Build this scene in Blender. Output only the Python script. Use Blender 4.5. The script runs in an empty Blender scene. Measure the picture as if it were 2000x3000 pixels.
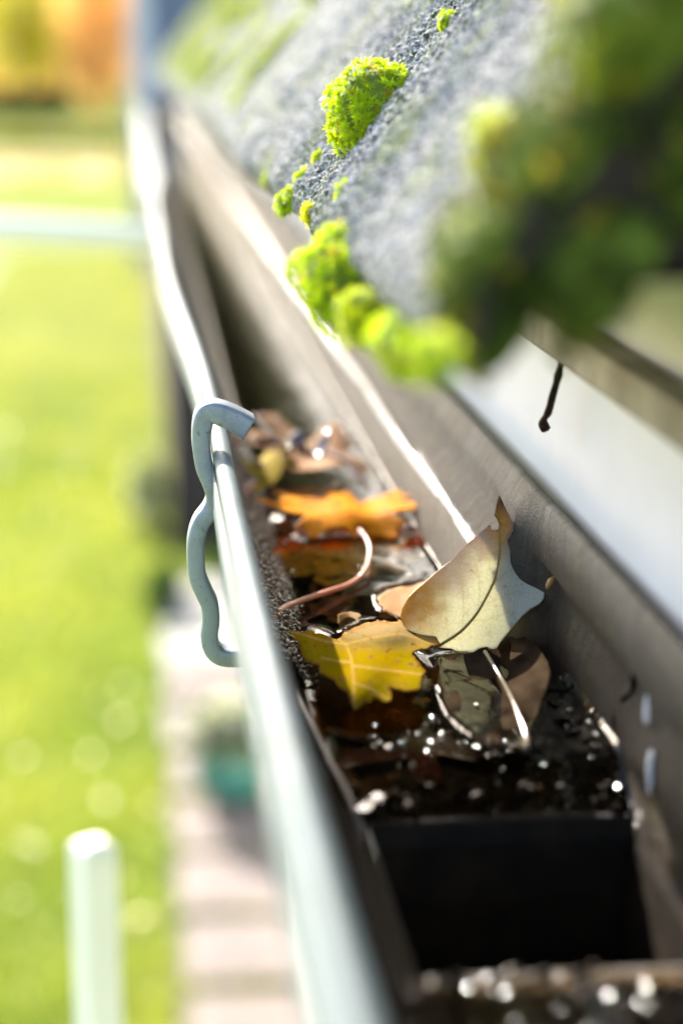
import bpy, bmesh, math, random
import numpy as np
from mathutils import Vector, noise as mnoise
from mathutils.geometry import delaunay_2d_cdt
random.seed(7); rng = np.random.default_rng(11)
SC = bpy.context.scene; COL = SC.collection
H = 2.75                                   # height of the gutter rim above the lawn (m)

# ------------------------------------------------------------------ camera
F, VX, VY, D0 = 5500.0, 390.0, 160.0, 0.644
pit = math.atan((1500-VY)/F); yaw = math.atan((1000-VX)/F*math.cos(pit))
cf = Vector((math.sin(yaw)*math.cos(pit), math.cos(yaw)*math.cos(pit), -math.sin(pit)))
cr = Vector((math.cos(yaw), -math.sin(yaw), 0)); cu = cr.cross(cf)
def ray(x, y): return cf + cr*((x-1000)/F) + cu*((1500-y)/F)
CAM = Vector((0, 0, 0)) - ray(650, 1300)*D0   # gutter coordinates: rim top at the bracket = origin
cam_d = bpy.data.cameras.new('camera'); cam = bpy.data.objects.new('camera', cam_d); COL.objects.link(cam)
cam.location = CAM + Vector((0, 0, H)); cam.rotation_euler = cf.to_track_quat('-Z', 'Y').to_euler()
cam_d.sensor_fit = 'VERTICAL'; cam_d.sensor_height = 36; cam_d.lens = 66
cam_d.clip_start = 0.02; cam_d.clip_end = 3000
cam_d.dof.use_dof = True; cam_d.dof.focus_distance = D0; cam_d.dof.aperture_fstop = 4.6
SC.camera = cam
# ------------------------------------------------------------------ sky, sun, exposure
SUN_EL, SUN_AZ = math.radians(28), math.radians(-16.6)   # azimuth from +Y, negative = towards -X
w = bpy.data.worlds.new('World'); SC.world = w; w.use_nodes = True
nt = w.node_tree; nt.nodes.clear()
sky = nt.nodes.new('ShaderNodeTexSky'); sky.sky_type = 'NISHITA'; sky.sun_disc = False
sky.sun_elevation = SUN_EL; sky.sun_rotation = SUN_AZ; sky.air_density = 1.0; sky.dust_density = 2.0
bg = nt.nodes.new('ShaderNodeBackground'); bg.inputs[1].default_value = 0.15
wo = nt.nodes.new('ShaderNodeOutputWorld'); nt.links.new(sky.outputs[0], bg.inputs[0]); nt.links.new(bg.outputs[0], wo.inputs[0])
sd = bpy.data.lights.new('sun', 'SUN'); sd.energy = 4.0; sd.angle = math.radians(0.53); sd.color = (1, 0.94, 0.84)
so = bpy.data.objects.new('sun', sd); COL.objects.link(so); so.location = (0, 0, 30)
sdir = Vector((math.sin(SUN_AZ)*math.cos(SUN_EL), math.cos(SUN_AZ)*math.cos(SUN_EL), math.sin(SUN_EL)))
so.rotation_euler = sdir.to_track_quat('Z', 'Y').to_euler()
vs = SC.view_settings; vs.view_transform = 'Standard'; vs.look = 'None'; vs.gamma = 1; vs.exposure = 2.05; vs.use_curve_mapping = False
SC.render.engine = 'CYCLES'; SC.cycles.use_denoising = True; SC.cycles.max_bounces = 10; SC.cycles.transparent_max_bounces = 12
SC.cycles.sample_clamp_indirect = 8

# ------------------------------------------------------------------ helpers
def onY(x, y, Y): d = ray(x, y); return CAM + d*((Y-CAM.y)/d.y)
def onZ(x, y, Z): d = ray(x, y); return CAM + d*((Z-CAM.z)/d.z)
def onX(x, y, X): d = ray(x, y); return CAM + d*((X-CAM.x)/d.x)
def atD(x, y, D): return CAM + ray(x, y)*D
RA = math.radians(54); RS = Vector((math.cos(RA), 0, math.sin(RA))); RN = Vector((-math.sin(RA), 0, math.cos(RA)))
EAVE = Vector((0.029, 0, 0.075))
def roofpt(Y, u, n=0.0): return EAVE + RS*u + RN*n + Vector((0, Y, 0))
def onroof(x, y, n=0.0):
    d = ray(x, y); t = (EAVE + RN*n - CAM).dot(RN)/d.dot(RN); return CAM + d*t
def smooth(a, b, x): t = np.clip((x-a)/(b-a), 0, 1); return t*t*(3-2*t)
def hash2(i, j, s):
    n = np.sin(i*127.1 + j*311.7 + s*74.7)*43758.5453; return n-np.floor(n)
def vnoise(x, y, s=0):
    i = np.floor(x); j = np.floor(y); fx = x-i; fy = y-j; fx = fx*fx*(3-2*fx); fy = fy*fy*(3-2*fy)
    a = hash2(i, j, s); b = hash2(i+1, j, s); c = hash2(i, j+1, s); d = hash2(i+1, j+1, s)
    return (a*(1-fx)+b*fx)*(1-fy)+(c*(1-fx)+d*fx)*fy
def fbm(x, y, s=0, o=4):
    r = 0; a = .5
    for k in range(o): r = r + a*vnoise(x*2**k, y*2**k, s+k); a *= .5
    return r
def nz(p, sc, s=0): return mnoise.noise(Vector((p[0]*sc+s, p[1]*sc-s, p[2]*sc+2*s)))

def mk(name, verts, faces, mat, parent=None, smooth_sh=True, cols=None, base=None):
    """verts in gutter coordinates -> one mesh object whose origin is at its base"""
    v = np.asarray(verts, dtype=float).reshape(-1, 3)
    if base is None: base = (v[:, 0].mean(), v[:, 1].mean(), v[:, 2].min())
    base = np.array(base, dtype=float)
    me = bpy.data.meshes.new(name); me.from_pydata((v-base).tolist(), [], faces if isinstance(faces, list) else faces.tolist()); me.update()
    if cols is not None:
        a = me.attributes.new('Col', 'FLOAT_COLOR', 'POINT'); c = np.ones((len(v), 4)); c[:, :3] = cols; a.data.foreach_set('color', c.ravel())
    if smooth_sh: me.polygons.foreach_set('use_smooth', [True]*len(me.polygons))
    o = bpy.data.objects.new(name, me); COL.objects.link(o)
    if mat: me.materials.append(mat)
    wl = Vector(base)+Vector((0, 0, H))
    if parent: o.parent = parent; o.location = wl-wpos(parent)
    else: o.location = wl
    return o
def wpos(o):
    p = o.location.copy()
    while o.parent: o = o.parent; p += o.location
    return p
def empty(name, loc, label, cat, group=None):
    o = bpy.data.objects.new(name, None); COL.objects.link(o); o.location = Vector(loc)+Vector((0, 0, H)); o.empty_display_size = .05
    return tag(o, label, cat, group)
def tag(o, label, cat, group=None):
    o['label'] = label; o['category'] = cat
    if group: o['group'] = group
    return o
def kind(o, k): o['kind'] = k; return o
def grid_faces(n, m, wrap=False):
    i = np.arange(n-1)[:, None]; j = np.arange(m if wrap else m-1)[None, :]
    a = i*m+j; b = i*m+(j+1) % m; c = (i+1)*m+(j+1) % m; d = (i+1)*m+j
    return np.stack([a, b, c, d], -1).reshape(-1, 4)
def box(x0, x1, y0, y1, z0, z1):
    v = [(x, y, z) for x in (x0, x1) for y in (y0, y1) for z in (z0, z1)]
    return v, [(0, 1, 3, 2), (4, 6, 7, 5), (0, 4, 5, 1), (2, 3, 7, 6), (0, 2, 6, 4), (1, 5, 7, 3)]
def bevel(o, wd=.002, seg=2):
    m = o.modifiers.new('bevel', 'BEVEL'); m.width = wd; m.segments = seg; m.limit_method = 'ANGLE'; return o
def solid(o, t, off=-1):
    m = o.modifiers.new('solid', 'SOLIDIFY'); m.thickness = t; m.offset = off; return o
def catmull(P, n):
    P = [Vector(p) for p in P]; out = []
    for i in range(len(P)-1):
        p0 = P[max(i-1, 0)]; p1 = P[i]; p2 = P[i+1]; p3 = P[min(i+2, len(P)-1)]
        for k in range(n):
            t = k/n; out.append(.5*((2*p1)+(p2-p0)*t+(2*p0-5*p1+4*p2-p3)*t*t+(3*p1-p0-3*p2+p3)*t**3))
    return out+[P[-1]]
def tube(path, rad, seg=8, flat=None):
    """round tube; flat=(w,h) gives a rounded rectangular section with w along the Y axis"""
    n = len(path); V = []; 
    for i, p in enumerate(path):
        t = (path[min(i+1, n-1)]-path[max(i-1, 0)]).normalized()
        ref = Vector((0, 1, 0)) if abs(t.y) < .9 else Vector((0, 0, 1))
        a = ref-t*ref.dot(t); a.normalize(); b = t.cross(a)
        r = rad[i] if hasattr(rad, '__len__') else rad
        fs = r if flat else 1
        for k in range(seg):
            th = 2*math.pi*(k+.5)/seg
            if flat:
                ca, sa = math.cos(th), math.sin(th); e = .30
                V.append(p+a*(flat[0]/2*fs*math.copysign(abs(ca)**e, ca))+b*(flat[1]/2*fs*math.copysign(abs(sa)**e, sa)))
            else: V.append(p+a*(r*math.cos(th))+b*(r*math.sin(th)))
    Fc = grid_faces(n, seg, True).tolist(); Fc.append(list(range(seg))[::-1]); Fc.append([(n-1)*seg+k for k in range(seg)])
    return [tuple(v) for v in V], Fc

# ------------------------------------------------------------------ materials
class N:
    def __init__(s, name):
        s.m = bpy.data.materials.new(name); s.m.use_nodes = True; s.t = s.m.node_tree; s.t.nodes.clear()
        s.out = s.add('ShaderNodeOutputMaterial')
    def add(s, ty, **kw):
        n = s.t.nodes.new(ty)
        for k, v in kw.items(): setattr(n, k, v)
        return n
    def link(s, a, b): s.t.links.new(a, b)
    def setin(s, sock, v):
        if isinstance(v, bpy.types.NodeSocket): s.link(v, sock)
        else: sock.default_value = (*v, 1) if isinstance(v, tuple) and len(v) == 3 and sock.type == 'RGBA' else v
    def noise(s, scale, detail=4, rough=.55, coord='Object', vec=None, out=0):
        n = s.add('ShaderNodeTexNoise'); n.inputs['Scale'].default_value = scale; n.inputs['Detail'].default_value = detail; n.inputs['Roughness'].default_value = rough
        if vec is None: vec = s.coord(coord)
        s.link(vec, n.inputs['Vector']); return n.outputs[out]
    def coord(s, c='Object'):
        if c == 'World': return s.add('ShaderNodeNewGeometry').outputs['Position']
        return s.add('ShaderNodeTexCoord').outputs[c]
    def ramp(s, fac, stops):
        r = s.add('ShaderNodeValToRGB'); e = r.color_ramp.elements
        while len(e) > 1: e.remove(e[-1])
        for i, (p, c) in enumerate(stops):
            x = e[0] if i == 0 else e.new(p)
            x.position = p; x.color = (*c, 1) if len(c) == 3 else c
        s.link(fac, r.inputs[0]); return r.outputs[0]
    def mix(s, f, a, b, mode='MIX'):
        m = s.add('ShaderNodeMix', data_type='RGBA', blend_type=mode)
        s.setin(m.inputs[0], f); s.setin(m.inputs[6], a); s.setin(m.inputs[7], b); return m.outputs[2]
    def math(s, op, a, b=0.0, clamp=False):
        m = s.add('ShaderNodeMath', operation=op, use_clamp=clamp); s.setin(m.inputs[0], a); s.setin(m.inputs[1], b); return m.outputs[0]
    def attr(s, n='Col'): return s.add('ShaderNodeAttribute', attribute_name=n).outputs['Color']
    def bump(s, h, strength, dist):
        b = s.add('ShaderNodeBump'); b.inputs['Strength'].default_value = strength; b.inputs['Distance'].default_value = dist; s.link(h, b.inputs['Height']); return b.outputs[0]
    def pbsdf(s, col, rough=.6, metal=0., normal=None, coat=0., coatr=.05, spec=.5, trans=0.):
        p = s.add('ShaderNodeBsdfPrincipled'); s.setin(p.inputs['Base Color'], col); s.setin(p.inputs['Roughness'], rough); s.setin(p.inputs['Metallic'], metal)
        p.inputs['Coat Weight'].default_value = coat; p.inputs['Coat Roughness'].default_value = coatr; p.inputs['Specular IOR Level'].default_value = spec
        if normal: s.link(normal, p.inputs['Normal']); 
        return p.outputs[0]
    def translucent(s, shader, col, f):
        t = s.add('ShaderNodeBsdfTranslucent'); s.setin(t.inputs[0], col); m = s.add('ShaderNodeMixShader'); m.inputs[0].default_value = f
        s.link(shader, m.inputs[1]); s.link(t.outputs[0], m.inputs[2]); return m.outputs[0]
    def done(s, sh): s.link(sh, s.out.inputs[0]); return s.m

def m_simple(name, c1, c2, scale, rough=.6, metal=0., bump=.3, bd=.001, bscale=None, coat=0., spec=.5):
    n = N(name); f = n.noise(scale, 6); c = n.ramp(f, [(.35, c1), (.65, c2)])
    b = n.bump(n.noise(bscale or scale*3, 5), bump, bd)
    return n.done(n.pbsdf(c, rough, metal, b, coat, spec=spec))

def m_leaf(name, tr=.4, rough=.45, coat=0., tcol=None, bscale=900, bd=.0002, spec=.5):
    n = N(name); c = n.attr(); fine = n.noise(1400, 3); c2 = n.mix(n.math('MULTIPLY', fine, .35), c, n.mix(1., c, (.55, .45, .35), 'MULTIPLY'))
    vo = n.add('ShaderNodeTexVoronoi', feature='DISTANCE_TO_EDGE'); vo.inputs['Scale'].default_value = 520; n.link(n.coord('Object'), vo.inputs['Vector']); ve = n.ramp(vo.outputs['Distance'], [(.0, (1, 1, 1)), (.09, (0, 0, 0))]); c2 = n.mix(n.math('MULTIPLY', ve, .20), c2, n.mix(1., c2, (.55, .42, .30), 'MULTIPLY'))
    blo = n.ramp(n.noise(160, 5, .65), [(.56, (0, 0, 0)), (.66, (1, 1, 1))]); c2 = n.mix(n.math('MULTIPLY', blo, .22), c2, n.mix(1., c2, (.5, .36, .25), 'MULTIPLY'))
    b = n.bump(n.noise(bscale, 4), .5, bd)
    sh = n.pbsdf(c2, rough, 0, b, coat, spec=spec)
    t = n.mix(1., c2, tcol or (1.5, 1.3, .8), 'MULTIPLY')
    return n.done(n.translucent(sh, t, tr))
def m_moss(name, c1, c2, tr=.5):
    n = N(name); c = n.attr(); 
    sh = n.pbsdf(c, .5, 0, None, 0, spec=.3)
    return n.done(n.translucent(sh, n.mix(1., c, (1.35, 1.25, .4), 'MULTIPLY'), tr))

M = {}
# galvanised rim
def galv(name, base, rough, metal, grime=.5, spec=.5):
    n = N(name); g = n.ramp(n.noise(38, 7, .68), [(.50, (0, 0, 0)), (.72, (1, 1, 1))]); sp = n.ramp(n.noise(420, 4, .6), [(.62, (0, 0, 0)), (.70, (1, 1, 1))]); s1 = n.noise(60, 5); s2 = n.noise(900, 4); s3 = n.noise(12, 3)
    c = n.ramp(s1, [(.3, tuple(x*.86 for x in base)), (.7, base)]); c = n.mix(n.math('MULTIPLY', s2, .25), c, tuple(x*.6 for x in base)); c = n.mix(n.math('MULTIPLY', g, grime), c, tuple(x*.5 for x in (base[0], base[1]*.95, base[2]*.8))); c = n.mix(n.math('MULTIPLY', sp, grime*.7), c, (.10, .09, .07))
    r = n.math('ADD', n.math('MULTIPLY', s3, .25), rough-.12)
    return n.done(n.pbsdf(c, r, metal, n.bump(s2, .35, .0004), spec=spec))
M['rim'] = galv('pale_galvanised_rim', (.135, .172, .178), .55, .0, .8, .10)
M['bracket'] = galv('blue_grey_galvanised_steel', (.31, .35, .41), .38, .22, 1.)
# gutter sheet: dirty inside, brown silt below the old waterline
n = N('dirty_gutter_sheet'); pos = n.coord('World'); sep = n.add('ShaderNodeSeparateXYZ'); n.link(pos, sep.inputs[0])
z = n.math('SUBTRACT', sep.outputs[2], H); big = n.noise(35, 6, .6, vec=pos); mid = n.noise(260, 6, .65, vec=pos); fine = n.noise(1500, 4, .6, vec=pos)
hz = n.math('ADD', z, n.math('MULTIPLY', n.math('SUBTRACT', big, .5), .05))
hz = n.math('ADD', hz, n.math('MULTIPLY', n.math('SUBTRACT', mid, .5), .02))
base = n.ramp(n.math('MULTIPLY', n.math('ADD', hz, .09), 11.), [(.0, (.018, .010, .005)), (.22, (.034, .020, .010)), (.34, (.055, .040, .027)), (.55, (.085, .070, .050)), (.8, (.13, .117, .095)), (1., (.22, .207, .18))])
speck = n.ramp(n.noise(700, 3, .6, vec=pos), [(.30, (0.12, .12, .10)), (.40, (1, 1, 1))])
sm = n.ramp(n.noise(45, 4, vec=pos), [(.42, (0, 0, 0)), (.58, (1, 1, 1))])
alg = n.ramp(n.noise(55, 5, vec=pos), [(.50, (0, 0, 0)), (.68, (1, 1, 1))])
base = n.mix(n.math('MULTIPLY', alg, .55), base, (.09, .08, .03))
mp = n.add('ShaderNodeMapping'); mp.inputs['Scale'].default_value = (60, 260, 28); n.link(pos, mp.inputs[0]); stk = n.ramp(n.noise(1., 5, .6, vec=mp.outputs[0]), [(.45, (0, 0, 0)), (.66, (1, 1, 1))]); base = n.mix(n.math('MULTIPLY', stk, .5), base, (.035, .028, .018))
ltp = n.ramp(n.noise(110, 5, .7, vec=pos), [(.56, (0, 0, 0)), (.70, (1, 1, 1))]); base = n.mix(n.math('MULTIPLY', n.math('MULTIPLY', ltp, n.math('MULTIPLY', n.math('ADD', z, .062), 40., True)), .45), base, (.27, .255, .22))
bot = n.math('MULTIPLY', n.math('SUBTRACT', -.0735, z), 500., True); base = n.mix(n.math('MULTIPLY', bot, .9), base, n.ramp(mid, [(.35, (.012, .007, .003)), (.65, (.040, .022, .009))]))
frn = n.math('MULTIPLY', n.math('SUBTRACT', .034, sep.outputs[0]), 160., True); base = n.mix(n.math('MULTIPLY', frn, .85), base, n.ramp(mid, [(.35, (.014, .009, .006)), (.65, (.05, .034, .02))]))  # front inner wall mixed towards a darker brown
base = n.mix(n.math('MULTIPLY', sm, .85), base, n.mix(1., base, speck, 'MULTIPLY'))
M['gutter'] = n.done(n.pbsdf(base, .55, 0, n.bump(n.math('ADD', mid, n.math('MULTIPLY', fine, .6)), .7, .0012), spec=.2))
M['lip'] = m_simple('bright_back_lip', (.62, .60, .56), (.80, .79, .76), 80, .35, .2, .3, .0006)
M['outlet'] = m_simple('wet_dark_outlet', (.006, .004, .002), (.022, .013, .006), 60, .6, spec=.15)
M['silt'] = m_simple('wet_brown_silt', (.014, .008, .004), (.042, .023, .010), 90, .6, 0, .8, .002, 420, coat=.0, spec=.08)
M['fascia'] = m_simple('white_painted_fascia', (.80, .80, .78), (.87, .865, .85), 14, .45, 0, .15, .0006, 200)
M['batten'] = m_simple('weathered_beige_batten', (.22, .18, .12), (.42, .37, .28), 40, .7, 0, .5, .001, 300)
M['barge'] = m_simple('dark_brown_barge_board', (.010, .008, .006), (.022, .013, .009), 20, .9, 0, .5, .001, 150)
M['render'] = m_simple('pale_wall_render', (.55, .53, .49), (.66, .64, .60), 6, .85, 0, .5, .003, 120)
M['underside'] = m_simple('dark_roof_underside', (.03, .025, .02), (.06, .05, .04), 12, .9)
# concrete tile
n = N('granular_concrete_tile'); pos = n.coord('World'); big = n.noise(28, 5, .6, vec=pos); mid = n.noise(300, 5, .6, vec=pos); fine = n.noise(700, 3, .6, vec=pos)
c = n.ramp(fine, [(.30, (.06, .06, .064)), (.48, (.17, .17, .176)), (.66, (.46, .455, .45))])
spk = n.noise(460, 2, .5, vec=pos); c = n.mix(n.ramp(spk, [(.60, (0, 0, 0)), (.66, (1, 1, 1))]), c, (.44, .435, .42)); c = n.mix(n.ramp(n.noise(380, 2, .5, vec=pos), [(.36, (1, 1, 1)), (.42, (0, 0, 0))]), c, (.035, .035, .038))
lich = n.ramp(n.noise(90, 6, .65, vec=pos), [(.54, (0, 0, 0)), (.62, (1, 1, 1))]); c = n.mix(n.math('MULTIPLY', lich, .5), c, (.24, .26, .21))
alg = n.ramp(big, [(.50, (0, 0, 0)), (.68, (1, 1, 1))]); c = n.mix(n.math('MULTIPLY', alg, .6), c, (.20, .23, .06))
M['tile'] = n.done(n.pbsdf(c, .95, 0, n.bump(n.math('ADD', mid, n.math('MULTIPLY', fine, .8)), .6, .0009), spec=.06))
M['moss'] = m_moss('yellow_green_moss', None, None, .5)
M['mosscore'] = m_simple('moss_base', (.10, .15, .008), (.16, .22, .012), 300, .9, 0, .8, .002)
# water
n = N('gutter_water'); fr = n.add('ShaderNodeFresnel'); fr.inputs[0].default_value = 1.333
bn = n.bump(n.noise(55, 3, .5, 'World'), .10, .004); n.link(bn, fr.inputs['Normal'])
gl = n.add('ShaderNodeBsdfGlossy'); gl.inputs['Roughness'].default_value = .025; n.link(bn, gl.inputs['Normal']); gl.inputs[0].default_value = (1, 1, 1, 1)
tp = n.add('ShaderNodeBsdfTransparent'); tp.inputs[0].default_value = (.90, .77, .58, 1)
mx = n.add('ShaderNodeMixShader'); n.link(n.math('MULTIPLY', fr.outputs[0], 1.0, True), mx.inputs[0]); n.link(tp.outputs[0], mx.inputs[1]); n.link(gl.outputs[0], mx.inputs[2]); M['water'] = n.done(mx.outputs[0])
n = N('clear_droplet'); fr = n.add('ShaderNodeFresnel'); fr.inputs[0].default_value = 1.36
gl = n.add('ShaderNodeBsdfGlossy'); gl.inputs['Roughness'].default_value = .10
tp = n.add('ShaderNodeBsdfTransparent'); tp.inputs[0].default_value = (.85, .8, .74, 1); mx = n.add('ShaderNodeMixShader')
n.link(fr.outputs[0], mx.inputs[0]); n.link(tp.outputs[0], mx.inputs[1]); n.link(gl.outputs[0], mx.inputs[2]); M['drop'] = n.done(mx.outputs[0])
M['grit'] = m_simple('wet_dark_grit', (.05, .03, .015), (.34, .22, .09), 700, .18, 0, .5, .0005, 1500, coat=1.)
M['leaf'] = m_leaf('dry_leaf', .40, .6, spec=.03)
M['wetleaf'] = m_leaf('wet_leaf', .12, .16, 1., (1.2, 1, .7))
M['darkwet'] = m_leaf('dark_soaked_leaf', .05, .8, 0., (1.2, 1, .7), 260, .0008, spec=.0)
M['dryleaf_wet'] = m_leaf('sunken_leaf', .2, .6, 0., (1.3, 1.1, .6), spec=.05)
M['paleleaf'] = m_leaf('pale_waxy_leaf', .5, .36, .1, (1.1, 1.1, .95))
M['stem'] = m_leaf('leaf_stalk', .1, .4, .3)
M['white'] = m_simple('white_painted_tube', (.83, .80, .70), (.87, .85, .77), 8, .45, 0, .1, .0005)
M['slab'] = m_simple('pinkish_concrete_slab', (.13, .098, .082), (.20, .155, .135), 9, .85, 0, .5, .003, 90)
M['palegravel'] = m_simple('pale_concrete_slab', (.25, .232, .21), (.33, .305, .28), 9, .85, 0, .5, .003, 90)
M['teal'] = m_simple('teal_glazed_pot', (.02, .14, .12), (.04, .20, .17), 10, .3, coat=.5)
M['darkwood'] = m_simple('dark_stained_boards', (.016, .010, .010), (.030, .019, .018), 4, .8, 0, .5, .003, 40)
M['greypaint'] = m_simple('pale_grey_corner_board', (.55, .52, .52), (.62, .60, .60), 3, .7)
M['slate'] = m_simple('blue_grey_boards', (.10, .12, .17), (.15, .17, .22), 3, .7)
M['bark'] = m_simple('tree_bark', (.05, .035, .025), (.11, .08, .055), 6, .9, 0, .8, .02, 20)
n = N('lawn_grass'); pos = n.coord('World'); a = n.noise(.35, 5, .6, vec=pos); b = n.noise(3.0, 6, .65, vec=pos); 
c = n.ramp(a, [(.35, (.17, .21, .045)), (.55, (.26, .285, .075)), (.72, (.36, .36, .13))]); c = n.mix(n.math('MULTIPLY', b, .45), c, (.12, .16, .04)); sy = n.add('ShaderNodeSeparateXYZ'); n.link(pos, sy.inputs[0]); dry = n.math('MULTIPLY', n.math('SUBTRACT', n.math('ADD', sy.outputs[1], n.math('MULTIPLY', a, 9.)), 15.5), .14, True); dry = n.math('MULTIPLY', dry, n.math('SUBTRACT', 1.0, n.math('MULTIPLY', n.math('SUBTRACT', sy.outputs[1], 26.), .08, True))); c = n.mix(n.math('MULTIPLY', dry, .8), c, (.26, .285, .15))  # lawn mixed towards a paler tone across a middle band of distance
M['lawn'] = n.done(n.pbsdf(c, .8, 0, n.bump(b, .6, .03), spec=0.))
n = N('grass_blades'); sh = n.pbsdf(n.attr(), .45, 0, None, 0, spec=.4); M['blade'] = n.done(n.translucent(sh, n.mix(1., n.attr(), (1.4, 1.3, .4), 'MULTIPLY'), .5))
n = N('tree_leaves'); sh = n.pbsdf(n.attr(), .5); M['crown'] = n.done(n.translucent(sh, n.mix(1., n.attr(), (1.4, 1.3, .6), 'MULTIPLY'), .5))

# ------------------------------------------------------------------ GROUND
G = -H
def sheet(name, x0, x1, y0, y1, z, mat, nx=2, ny=2):
    X, Y = np.meshgrid(np.linspace(x0, x1, nx), np.linspace(y0, y1, ny), indexing='ij')
    return mk(name, np.stack([X, Y, X*0+z], -1).reshape(-1, 3), grid_faces(nx, ny)[:, ::-1], mat, base=(0, 0, z))
kind(sheet('lawn', -900, 900, -40, 2400, G, M['lawn']), 'structure')
path = kind(sheet('path', .02, .62, -2, 9.6, G+.004, m_simple('path_bed', (.09, .09, .04), (.17, .15, .08), 14, .9)), 'structure')
yy = 3.2; k = 0
slab_me = {}
while yy < 9.4:
    Ls = .47; v, f = box(-.28, .28, -Ls/2, Ls/2, 0, .03); key = k % 2
    mtl = M['palegravel'] if yy > 7.7 else M['slab']
    sx_, sy_, ra, ox = random.uniform(.86, 1.05), random.uniform(.84, 1.02), random.uniform(-.07, .07), random.uniform(-.03, .03); o = mk('paving_slab', [(.325+ox+sx_*x*math.cos(ra)-sy_*y*math.sin(ra), yy+Ls/2+sx_*x*math.sin(ra)+sy_*y*math.cos(ra), zz*random.uniform(.9, 1.1)+G+.006) for x, y, zz in v], f, mtl, path, False); bevel(o, .008)
    yy += .53+random.uniform(-.02, .03); k += 1
# grass blades near the house (in front of the path, under the view)
def grass(name, nb, x0, x1, y0, y1, hh, label, skip=None):
    P = np.stack([rng.uniform(x0, x1, nb), y0+(y1-y0)*rng.random(nb)**1.9], -1)
    if skip is not None: P = P[~skip(P)]
    nb = len(P); th = rng.uniform(0, 6.28, nb); h = hh*rng.uniform(.6, 1.4, nb); wd = .005+.003*rng.random(nb); ln = rng.uniform(.2, .8, nb)*h
    a = rng.uniform(0, 6.28, nb); V = np.zeros((nb, 3, 3)); dx = np.cos(th)*wd; dy = np.sin(th)*wd
    V[:, 0] = np.stack([P[:, 0]-dx, P[:, 1]-dy, np.full(nb, G)], -1); V[:, 1] = np.stack([P[:, 0]+dx, P[:, 1]+dy, np.full(nb, G)], -1)
    V[:, 2] = np.stack([P[:, 0]+np.cos(a)*ln, P[:, 1]+np.sin(a)*ln, G+h], -1)
    t = fbm(P[:, 0]*1.5, P[:, 1]*1.1, 3)[:, None]; t = np.clip((t-.3)*2.2, 0, 1)
    pale_ = np.clip((P[:, 1:2]-12.)/8, 0, 1)
    c = (1-t)*np.array([.13, .20, .035])+t*np.array([.30, .33, .08]); c = (c*(1-pale_*.7)+np.array([.24, .265, .13])*pale_*.7)*rng.uniform(.7, 1.3, (nb, 1))
    o = mk(name, V.reshape(-1, 3), np.arange(nb*3).reshape(-1, 3), M['blade'], cols=np.repeat(c, 3, 0)); kind(tag(o, label, 'grass'), 'stuff')
grass('grass', 80000, -1.9, .7, 3.2, 28, .05, 'bright green lawn grass beside the slab path', lambda P: (P[:, 0] > .04) & (P[:, 1] < 9.6) & ((np.mod(P[:, 1]-3.2, .535) < .44) | (P[:, 0] > .6)))
# fallen leaves scattered on the lawn: too many to count, one object
def litter(name, nb, x0, x1, y0, y1, size, cols, label, cat='leaves'):
    V = []; Fc = []; C = []
    for i in range(nb):
        cx, cy = random.uniform(x0, x1), random.uniform(y0, y1); s = size*random.uniform(.6, 1.3); th = random.uniform(0, 6.28); tx, ty = random.uniform(-.35, .35), random.uniform(-.35, .35)
        b = len(V)
        for (a, bb) in ((-1, 0), (-.3, .55), (.6, .4), (1, 0), (.5, -.5), (-.4, -.5)):
            x = s*(a*math.cos(th)-bb*math.sin(th)); y = s*(a*math.sin(th)+bb*math.cos(th)); V.append((cx+x, cy+y, G+.05+tx*x+ty*y)); C.append(random.choice(cols) if a == -1 else C[-1])
        Fc.append(list(range(b, b+6)))
    o = mk(name, V, Fc, M['blade'], cols=np.array(C), smooth_sh=False); kind(tag(o, label, cat), 'stuff')
litter('fallen_leaves', 160, -1.4, 0, 4.5, 16, .028, [(.8, .72, .38), (.75, .5, .2), (.85, .82, .6)], 'scattered pale fallen leaves on the lawn')  # pale leaves added to give the bright discs of lawn glints
litter('leaf_litter', 2600, -14, 3, 44, 56, .11, [(.42, .24, .06), (.5, .32, .09), (.36, .2, .06)], 'orange leaf litter spread across the far lawn')

# ------------------------------------------------------------------ HOUSE
YN, YF = -.262, 5.15; YT = -.288
house = empty('house', (.5, 2, G), 'house with mossy grey tiled roof and white fascia behind the gutter', 'house')
v, f = box(.45, 3.2, YN+.1, YF-.15, G, .10); mk('wall', v, f, M['render'], house, False)
v, f = box(.115, .137, -1.3, YF, -.13, .170); bevel(mk('fascia', v, f, M['fascia'], house, False), .002)
v, f = box(.1375, .449, -1.3, YF, -.118, -.10); mk('soffit', v, f, M['fascia'], house, False)
v, f = box(.103, .1145, -1.3, YF, .035, .047); bevel(mk('batten', v, f, M['batten'], house, False), .002)
# barge board closing the near end of the roof
ct = math.tan(RA); zr = lambda x: .075+(x-.029)*ct
pts = [(.042, .088), (.45, .088), (.45, zr(.45)+.006), (.036, zr(.036)+.004), (.036, zr(.036)-.012)]
v = [(x, y, zz) for y in (YN-.024, YN-.003) for x, zz in pts]; f = [(4, 3, 2, 1, 0), (5, 6, 7, 8, 9)]+[(i, (i+1) % 5, 5+(i+1) % 5, 5+i) for i in range(5)]
bevel(mk('barge_board', v, f, M['barge'], house, False), .003)
roof = bpy.data.objects.new('roof', None); COL.objects.link(roof); roof.parent = house; roof.location = (.03-.5, 2-2, H+.075-(G+H)); 
roof.location = Vector((.03, 2, .075+H))-house.location
A = roofpt(0, .065, -.034); B = roofpt(0, 1.25, -.034); A2 = roofpt(0, .065, -.042); B2 = roofpt(0, 1.25, -.042)
v = [(p.x, y, p.z) for y in (YN+.03, YF-.02) for p in (A, B, B2, A2)]; f = [(0, 1, 2, 3), (7, 6, 5, 4)]+[(i, 4+i, 4+(i+1) % 4, (i+1) % 4) for i in range(4)]
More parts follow.
